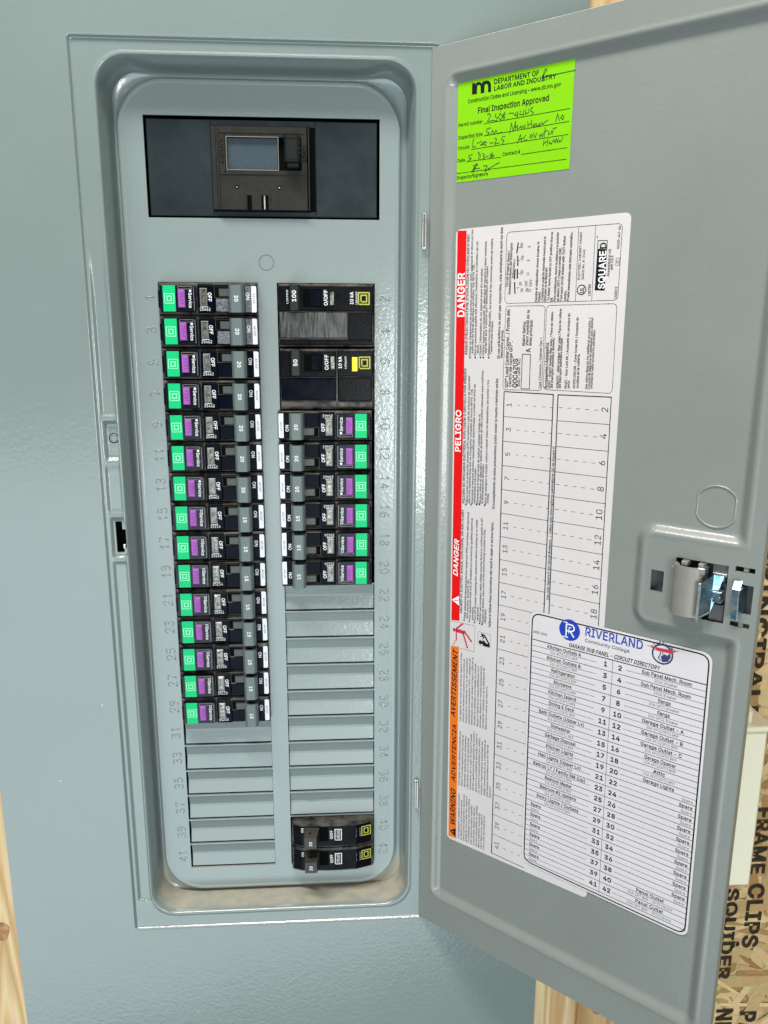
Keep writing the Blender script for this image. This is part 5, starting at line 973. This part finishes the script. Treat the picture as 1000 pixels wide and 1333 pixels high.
# circuit table
zt, zb = -61.2, -359.0; N = 21
def tx(x_a, x_b, z): return x_a + (x_b - x_a) * (zt - z) / (zt - zb)
lx0 = lambda z: tx(51.2, 54.5, z); lx1 = lambda z: tx(81.9, 84.3, z); rx0 = lambda z: tx(84.7, 88.1, z); rx1 = lambda z: tx(115.0, 118.2, z)
k_.line([(lx0(zt), zt), (lx0(zb), zb)], .6, L0); k_.line([(lx1(zt), zt), (lx1(-340), -340)], .6, L0); k_.line([(rx0(zt), zt), (rx0(-340), -340)], .6, L0); k_.line([(rx1(zt), zt), (rx1(-340), -340)], .45, L0)
k_.line([(lx0(zt), zt), (lx1(zt), zt)], .55, L0); k_.line([(rx0(zt), zt), (rx1(zt), zt + .4)], .55, L0); k_.line([(lx0(zb), zb), (78, zb)], .4, L0)
for i in range(N):
    za = zt + (zb - zt) * i / N; zz = zt + (zb - zt) * (i + 1) / N; zc = (za + zz) / 2
    if i: k_.line([(lx0(za), za), (lx1(za), za)], .28, L0); k_.line([(rx0(za), za + .1), (rx1(za), za + .3)], .28, L0)
    o_ = tx(0, 3.3, zc)
    for x_ in (60.1, 65.2, 70.2, 75.6, 80.4): k_.line([(x_ + o_ - .2, zc), (x_ + o_ + 1.5, zc)], .24, L0)
    for x_ in (85.6, 90.6, 95.6, 100.8, 106.0): k_.line([(x_ + o_, zc + .2), (x_ + o_ + 2.2, zc + .3)], .24, L0)
    if i < 20: pass
    k_.text(str(2 * i + 1), 56.2 + o_, zc - (1.2 if 2 * i + 1 < 10 else 2.4), 90, 3.1, L0, None, .0, .0); k_.text(str(2 * i + 2), 113.6 + o_, zc - (1.0 if 2 * i + 2 < 10 else 2.4) + .6, 90, 3.6, L0)
# pictograms
r_ = s[M_DKRED]; r_.disc(21.5, -212.6, 1.15, L0 + .05)
for pl, wd in (([(27.8, -207.1), (23.3, -211.3)], 1.0), ([(23.5, -212.6), (28.6, -212.6)], 2.3), ([(29.2, -211.9), (34.4, -217.3)], 1.1), ([(28.1, -213.2), (31.6, -222.1)], 1.1), ([(23.1, -211.9), (23.3, -219.0)], .9), ([(23.2, -219.2), (21.6, -220.4), (22.3, -221.2), (20.7, -223.2)], .28)): r_.line(pl, wd, L0 + .05)
k_.line([(19.0, -207.2), (36.8, -206.4), (36.6, -223.6), (26.0, -223.9)], .15, L0); k_.line([(39.1, -209.4), (48.1, -209.6), (47.9, -218.0), (39.2, -217.9)], .15, L0, True)
k_.disc(41.0, -216.1, 1.3, L0); k_.prism([(42.5, -214.2), (42.0, -216.6), (43.3, -217.9), (47.7, -217.8), (47.6, -215.6), (45.4, -216.0), (43.9, -214.7)], L0); k_.line([(41.7, -210.6), (43.9, -211.2), (46.9, -215.4)], 1.1, L0); k_.prism([(40.3, -212.9), (42.5, -213.9), (43.8, -212.4), (42.0, -211.1)], L0)
s[M_WHITE].prism([(40.9, -213.1), (42.3, -213.6), (42.6, -212.8), (41.6, -212.2)], L0 + .05)
s.done({'red_ink': 'red_stripe', 'orange_ink': 'orange_stripe', 'white_print': 'white_lettering', 'dark_red_ink': 'pictogram', 'grey_ink': 'small_print', 'black_ink': 'black_printing'})
# circuit directory pasted over the lower right of it
q = [(74.2, -187.0), (76.4, -354.6), (180.0, -356.0), (178.4, -187.3)]
t = sticker('circuit_directory', q, 'white circuit directory sticker with blue college heading and numbered rows', 'directory label')
b = WB(DW); b.prism(quad_round(q, 6), Bs + .40, Bs + .55); b.build('paper', M_PAPER2, t)
s = SB(t, 0); L0 = Bs + .60; k_ = s[M_INK]
qi = [(75.9, -188.6), (78.0, -353.2), (178.4, -354.4), (176.8, -188.8)]
k_.line(quad_round(qi, 5.5), .75, L0, True)
z1_ = -204.9; pit = 6.99
ex = lambda z: 2.1 * (-188 - z) / 165
def hl(xa, xb, z, wd): k_.line([(xa + ex(z), z), (xb + ex(z), z)], wd, L0)
hl(75.9, 176.8, z1_ + .1, .5)
left = ['Kitchen Outlets A', 'Kitchen Outlets B', 'Refrigerator', 'Microwave', 'Kitchen Island', 'Dining & Deck', 'Bath Outlets (Upper Lv)', 'Dishwasher', 'Garbage Disposal', 'Kitchen Lights', 'Hall Lights (Upper Lv)', 'Bath(s) LT / Family RM (Up)', 'Bedroom Master', 'Bedroom #2 Upstairs', 'Entry Lights / Outlets'] + ['Spare'] * 6
right = [('Sub Panel Mech. Room', '100A Breaker')] * 2 + [('Range', '50A GFCI Breaker')] * 2 + [('Garage Outlet - A', '20A AFCI/GFCI BKR'), ('Garage Outlet - B', '20A AFCI/GFCI BKR'), ('Garage Outlet - C', '20A AFCI/GFCI BKR'), ('Garage Opener', '15A AFCI/GFCI BKR'), ('Attic', '15A AFCI/GFCI BKR'), ('Garage Lights', '')] + [('Spare', 'Spare')] * 9 + [('Panel Outlet', '20A CKT BKR - GFCI Device')] * 2
for i in range(21):
    z = z1_ - pit * i; e_ = ex(z); n1 = 2 * i + 1
    hl(75.9, 176.8, z - pit, .3); hl(75.9, 116.5, z - pit * .52, .2); hl(134, 176.8, z - pit * .52, .2)
    k_.text(str(n1), 122.0 + e_, z - 4.6, 0, 2.75, L0, None, .075, 0, 'C'); k_.text(str(n1 + 1), 130.4 + e_, z - 4.8, 0, 2.75, L0, None, .075, 0, 'C')
    nm = left[i]; sp = nm == 'Spare'
    if sp: k_.text(nm, 79.3 + e_, z - 3.1, 0, 2.0, L0, 6.8, .045); s[M_GINK].text(nm, 79.3 + e_, z - 6.2, 0, 1.6, L0, 5.6, .0)
    else: k_.text(nm, 96.8 + e_, z - 3.0, 0, 2.1, L0, 1.24 * len(nm), .045, 0, 'C'); s[M_GINK].text('%dA AFCI/GFCI BKR' % (20 if i < 7 else 15), 96.8 + e_, z - 6.0, 0, 1.6, L0, 17, 0, 0, 'C')
    nm, sub = right[i]
    if nm == 'Spare': k_.text(nm, 174.8 + e_, z - 3.1, 0, 2.0, L0, 7.2, .045, 0, 'R'); s[M_GINK].text(sub, 174.8 + e_, z - 6.2, 0, 1.6, L0, 5.9, 0, 0, 'R')
    else:
        k_.text(nm, 155.8 + e_, z - 3.0, 0, 2.1, L0, 1.33 * len(nm), .045, 0, 'C')
        if sub: s[M_GINK].text(sub, 155.8 + e_, z - 6.0, 0, 1.6, L0, 1.02 * len(sub), 0, 0, 'C')
        else: s[M_GINK].text('Spare', 174.8 + e_, z - 6.2, 0, 1.6, L0, 5.9, 0, 0, 'R')
k_.line([(126.2, z1_), (127.9, -352.5)], .22, L0)
k_.text('2025-2026', 77.0, -200.6, 0, 1.3, L0, 8.8, .03); k_.text('GARAGE SUB PANEL - CIRCUIT DIRECTORY', 99.9, -203.6, 0, 2.3, L0, 52.6, .05, .25)
bl_ = s[M_BLUE]; bl_.disc(99.6, -193.6, 6.4, L0, None, 36)
wt = s[M_WHITE]; wt.line([(97.6, -197.2), (97.6, -190.3), (101.2, -190.3), (102.4, -191.6), (102.3, -193.0), (101.0, -194.3), (97.8, -194.3)], .75, L0 + .04); wt.line([(100.0, -194.3), (102.4, -197.2)], .75, L0 + .04)
wt.line([(99.3, -195.6), (99.3, -192.0), (100.6, -192.0)], .4, L0 + .05); wt.line([(95.8, -198.2), (98.8, -198.2)], .6, L0 + .04); wt.line([(95.9, -189.4), (98, -189.4)], .5, L0 + .04)
bl_.text('RIVERLAND', 109.2, -194.4, 0, 4.9, L0, 33.0, .035); s[M_NAVYI].text('Community College', 109.3, -198.2, 0, 1.9, L0, 25.8, .012)
ecx, ecz = 152.9, -194.2
nv = s[M_NAVYI]; nv.line([(ecx + 5.3 * math.cos(2 * PI * i / 28), ecz + 5.3 * math.sin(2 * PI * i / 28)) for i in range(28)], .9, L0, True)
nv.prism([(ecx + .2, ecz - 4.4), (ecx + 3.2, ecz - 3.4), (ecx + 4.5, ecz - .6), (ecx + 4.0, ecz + 1.8), (ecx + 2.6, ecz - .2), (ecx + 1.2, ecz + .4), (ecx - .8, ecz - 1.6)], L0)
nv.line([(ecx - 1.6, ecz + 2.2), (ecx - 1.0, ecz - .4), (ecx - 2.0, ecz - 2.4), (ecx - .6, ecz - 3.8)], .5, L0 + .02); nv.line([(ecx - .4, ecz + 2.4), (ecx + .4, ecz - .6)], .45, L0 + .02)
dr = s[M_DKRED]; dr.prism([(ecx - 9.2, ecz + 3.0), (ecx + 2, ecz + 1.7), (ecx + 8.8, ecz + 4.0), (ecx + 1.0, ecz + 3.3)], L0 + .05); dr.prism([(ecx - 4.5, ecz + 1.4), (ecx + 4.8, ecz + 1.5), (ecx + 5.4, ecz + 2.3), (ecx - 3.4, ecz + 2.5)], L0 + .06)
for i, ch in enumerate('RIVERLAND'):
    a = math.radians(152 - i * 15.6); k_.text(ch, ecx + 5.6 * math.cos(a), ecz + 5.6 * math.sin(a), math.degrees(a) - 90, 1.5, L0 + .03, None, .03, 0, 'C')
s.done({'black_ink': 'black_printing', 'grey_ink': 'small_print', 'blue_ink': 'blue_heading', 'navy_ink': 'emblem', 'dark_red_ink': 'emblem_stroke', 'white_print': 'white_monogram'})
# lime inspection notice
GR = {'text': [('gt', 'DEPARTMENT OF', 37.1, 100.9, 64.3, 100.8, 2.3, 'b'), ('gt', 'LABOR AND INDUSTRY', 37.2, 97.7, 74.4, 97.8, 2.2, 'b'), ('gt', 'Construction Codes and Licensing – www.dli.mn.gov', 20.5, 93.9, 77.3, 93.7, 1.9, 'm'), ('gt', 'Final Inspection Approved', 27.2, 87.9, 70.7, 87.9, 2.8, 'b'), ('gt', 'Permit number', 14.5, 82.7, 30.4, 82.7, 1.7, 'm'), ('gt', 'Inspection type', 14.5, 76.2, 30.7, 76.4, 1.8, 'm'), ('gt', 'Circuits', 14.5, 70.9, 22.2, 70.9, 1.6, 'm'), ('gt', 'Date', 14.4, 64.4, 19.4, 64.5, 1.6, 'm'), ('gt', 'Contract #', 43.9, 64.4, 54.9, 64.5, 1.8, 'm'), ('gt', 'Inspector signature', 14.3, 55.4, 34.8, 55.7, 1.7, 'm')], 'lines': [[(31.3, 82.1), (82.8, 82.4)], [(31.6, 76.0), (82.8, 76.4)], [(23.6, 70.1), (82.7, 70.3)], [(20.3, 64.1), (42.9, 64.0)], [(55.6, 63.9), (82.6, 64.1)], [(14.1, 58.6), (82.5, 58.6)]], 'hand': [[(33.4, 86.4), (34.6, 86.9), (35.7, 85.7), (33.5, 83.0), (37.8, 83.0)], [(39.0, 86.2), (38.2, 85.0), (39.9, 84.1), (39.5, 82.4), (38.1, 82.9)], [(41.5, 86.0), (40.6, 84.0), (42.1, 82.5), (43.1, 84.3), (41.5, 86.0)], [(44.5, 86.1), (43.3, 84.9), (44.8, 83.4), (43.8, 82.8), (43.3, 84.1), (44.9, 85.4)], [(47.0, 85.1), (49.1, 85.1), (50.0, 84.7)], [(51.6, 85.1), (50.4, 83.9), (52.1, 83.4), (52.6, 85.3), (52.2, 82.0)], [(54.1, 85.4), (53.7, 83.5), (55.8, 83.5)], [(55.9, 85.5), (55.9, 82.2)], [(57.3, 85.6), (57.0, 83.3), (59.0, 84.0), (59.3, 85.7)], [(61.7, 86.0), (60.5, 85.8), (60.2, 84.5), (61.9, 83.6), (61.1, 82.7)], [(35.8, 79.5), (33.6, 79.4), (33.1, 78.1), (35.0, 77.1), (33.3, 76.0)], [(36.1, 76.3), (37.1, 78.2), (38.1, 76.0), (39.3, 78.0), (40.2, 76.1), (43.2, 76.4)], [(47.9, 75.1), (48.9, 80.1), (50.0, 75.9), (51.4, 80.8), (51.2, 76.7)], [(51.5, 77.7), (52.7, 78.5), (52.4, 76.9), (54.4, 77.3)], [(54.4, 78.3), (55.3, 76.6), (56.0, 78.1), (56.9, 76.6), (57.7, 78.2)], [(58.8, 79.7), (59.0, 76.4)], [(58.9, 77.9), (60.9, 78.3)], [(61.0, 79.8), (61.0, 76.4)], [(62.5, 77.9), (61.9, 77.0), (63.0, 76.5), (63.4, 77.8), (62.5, 77.9)], [(64.1, 78.0), (64.0, 76.7), (65.4, 76.8), (65.7, 78.1), (66.0, 76.4)], [(66.4, 76.7), (67.3, 78.2), (67.8, 76.8), (68.9, 78.0), (70.8, 78.7)], [(75.2, 77.1), (76.2, 80.9), (77.4, 77.5)], [(78.9, 79.9), (78.1, 78.7), (79.4, 77.7), (79.9, 79.2), (78.9, 79.9)], [(25.4, 75.9), (24.4, 73.9), (24.4, 71.1), (26.4, 71.3)], [(27.2, 72.9), (29.0, 73.0)], [(29.4, 73.7), (30.8, 72.8), (29.5, 71.4), (31.3, 71.9), (32.1, 73.3), (31.7, 71.6), (33.0, 71.1), (33.2, 72.8), (32.1, 72.6)], [(35.6, 71.8), (37.8, 71.9)], [(38.6, 73.9), (39.9, 73.4), (38.7, 71.0), (41.7, 71.4)], [(45.0, 74.1), (43.3, 74.0), (42.9, 72.7), (44.6, 72.1), (43.4, 70.5)], [(53.1, 69.7), (54.6, 73.9), (55.6, 70.0)], [(53.5, 71.3), (56.3, 71.8)], [(57.9, 73.1), (56.6, 72.0), (57.2, 70.2), (58.8, 71.0)], [(61.2, 73.0), (60.2, 72.2), (61.3, 71.2), (62.2, 72.2), (61.2, 73.0)], [(62.6, 73.5), (63.5, 71.1), (64.4, 73.3)], [(65.9, 72.4), (66.5, 70.9), (67.2, 72.6), (67.9, 70.9), (68.4, 72.8)], [(69.4, 75.3), (68.9, 70.4)], [(68.8, 73.1), (70.7, 73.8)], [(71.5, 73.4), (71.2, 71.7), (72.8, 71.9)], [(72.7, 73.5), (73.6, 71.8), (74.2, 74.3), (76.1, 74.4)], [(69.0, 69.4), (68.6, 66.4)], [(68.8, 67.7), (71.0, 68.5)], [(71.3, 69.6), (70.7, 66.5)], [(72.6, 68.3), (71.9, 67.4), (73.4, 67.0), (74.5, 68.7)], [(74.7, 69.0), (75.4, 67.2), (76.1, 69.1), (76.9, 67.2), (77.2, 69.3)], [(78.0, 68.2), (77.7, 67.3), (79.2, 67.8), (79.9, 69.6)], [(24.3, 67.5), (22.1, 67.1), (21.9, 66.0), (23.7, 65.5), (22.0, 64.5)], [(27.9, 68.2), (29.7, 66.6), (29.3, 64.1)], [(28.7, 68.1), (28.6, 64.6)], [(31.0, 67.1), (32.3, 66.6), (31.5, 65.7), (32.7, 65.0), (31.3, 64.3)], [(33.5, 65.4), (35.0, 65.5)], [(35.8, 66.4), (37.0, 66.1), (35.9, 64.6), (38.5, 64.8)], [(37.6, 67.1), (37.0, 65.4), (38.5, 65.5)], [(27.2, 62.6), (24.1, 58.3), (26.3, 60.5), (24.7, 56.4)], [(24.9, 61.4), (28.1, 62.1), (25.9, 59.9), (29.5, 59.8)], [(31.7, 60.7), (34.3, 60.7), (32.7, 57.7), (36.5, 59.4), (42.1, 61.5)], [(34.8, 59.6), (35.7, 57.8)], [(67.8, 97.8), (66.2, 99.7), (67.9, 103.2), (68.8, 102.5), (66.9, 100.2), (66.3, 97.4)], [(66.2, 99.2), (74.3, 99.6), (84.9, 99.7)]], 'mn': [(23.0, 97.9), (22.9, 103.5), (24.9, 103.5), (24.9, 102.6), (26.6, 103.7), (28.4, 103.2), (29.1, 102.4), (30.1, 103.4), (32.7, 103.4), (34.5, 102.5), (35.1, 101.1), (35.3, 97.4), (33.4, 97.5), (33.2, 101.1), (32.2, 101.9), (31.1, 101.6), (30.9, 97.6), (28.7, 97.7), (28.5, 101.4), (27.6, 102.1), (26.3, 101.9), (26.2, 97.8)]}
q = [(13.6, 106.0), (14.0, 53.8), (84.3, 53.8), (84.5, 105.7)]
t = sticker('inspection_notice', q, 'bright lime inspection sticker with handwriting near the top of the open door', 'inspection sticker')
fx = lambda s_: 15.3 + (s_ - 13.6) * (84.5 - 15.3) / (84.5 - 13.6)
b = WB(DW); b.prism([(fx(x_), z_) for x_, z_ in q], -3.42, -3.28); b.build('paper', M_LIME, t)
DL = lambda s_, z_, o_: DW(fx(s_), z_, -3.26 + o_)
b = WB(DL)
for e_ in GR['text']: words(b, e_, .06)
for l in GR['lines']: b.line(l, .3, .06)
b.prism(GR['mn'], .06); b.build('printing', M_INK, t)
b = WB(DL)
for l in GR['hand']: b.line(l, .34, .10)
b.build('handwriting', M_PEN, t)
# ================================================================= WALL
w_ = WB(); w_.box(120, 760, -900, 700, -84, -74); wall = w_.build('wall', M_OSBB, None); tag(wall, 'oriented strand board sheathing of the unfinished garage wall', None, None, 'structure')
b = WB(); rnd = random.Random(3)
for i in range(2600):
    cx = rnd.uniform(335, 600); cz = rnd.uniform(-720, 60) ; L_ = rnd.uniform(20, 95); wd = rnd.uniform(3, 13); a = rnd.gauss(.5, .7) if rnd.random() < .7 else rnd.uniform(0, PI)
    u = Vector((math.cos(a), math.sin(a))); v = Vector((-u.y, u.x)); d = -74 + .15 + i * .0009; tl = rnd.uniform(-.25, .25)
    pp = []
    for (p_, q_) in ((-.5, -.5), (-.1, -.56), (.5, -.42), (.56, .1), (.46, .5), (0, .55), (-.5, .42), (-.55, 0)):
        c = Vector((cx, cz)) + u * L_ * (p_ + rnd.uniform(-.05, .05)) + v * wd * (q_ + rnd.uniform(-.1, .1)); pp.append((c.x, c.y, d + tl * q_))
    b.add(pp, [tuple(range(8))])
o = b.build('wood_strands', M_OSB, wall) if False else None
me_b = b; me_b.world = True
fo = b.build('wood_strands', M_OSB, None); fo.parent = wall; tag(fo, 'pale and honey coloured wood strands pressed in the board', None, None, 'stuff')
b = WB()
for st_, x_, z_, cap, ln in (('PRINCIPALE', 433.5, -188, 11, 148), ('SQUIDER', 436.5, -494, 10.5, 92), ('FRAME', 455, -417, 12, 63), ('CLIPS', 456, -490, 13, 64), ('&', 446, -547, 6.5, 7), ('NE', 440, -618, 14, 24), ('PAR', 462, -622, 14, 38)): b.text(st_, x_, z_, -90, cap, -70.9, ln, .09)
so = b.build('stencil_lettering', M_STENCIL, None); so.parent = wall
for nm, x0, x1, d1, m, lb in (('wood_stud', -158, -112, 16.2, M_PINE, 'pale pine stud showing along the left edge of the panel cover'), ('wood_stud', 238, 280.5, 16.0, M_PINE, 'pale pine stud against the right edge of the panel cover'), ('wood_stud', 281.6, 319.5, 11.0, M_PINE2, 'darker knotty pine stud right beside the pale one, mostly behind the door')):
    c = W((x0 + x1) / 2, -120, d1 - 45); b = WB(); b.box(x0, x1, -860, 640, -73, d1, 1.6); tag(b.build(nm, m, None, loc=c), lb, 'stud', 'pine studs of the wall')
for kx, kz, kr, kd in ((-128, -432, 5.5, 16.24), (268, -548, 6.5, 16.04), (300, -520, 9, 11.04)):
    b = WB(); b.prism([(kx + kr * (1 + .15 * math.sin(3 * a)) * math.cos(a), kz + kr * 1.5 * (1 + .1 * math.cos(2 * a)) * math.sin(a)) for a in [2 * PI * i / 18 for i in range(18)]], kd)
    par = [o for o in sc.collection.objects if o.name.startswith('wood_stud') and abs(o.location.x * 1000 - kx) < 24][0]
    o = b.build('knot', M_KNOT, None); o.data.transform(Matrix.Translation(-par.location)); o.parent = par
# white plastic box mounted on the wall beyond the door
t = empty('wall_box', W(400, -400, -40), 'white plastic box fixed to the wall board beyond the free edge of the door', 'plastic box')
b = WB(); b.box(352, 425, -450.5, -318, -73, -20, 2.0); b.build('housing', M_WBOX, t)
b = WB(); b.box(350, 427, -317.6, -313.4, -73, -18.5, .8); b.build('lid', M_WBOX, t)
b = WB(); b.zprof([(-313.5, -60), (-313.5, -24), (-304, -24), (-299, -30), (-297, -45), (-298, -60)], 385, 413); b.build('clamp', M_CREAM, t, smooth_angle=50)
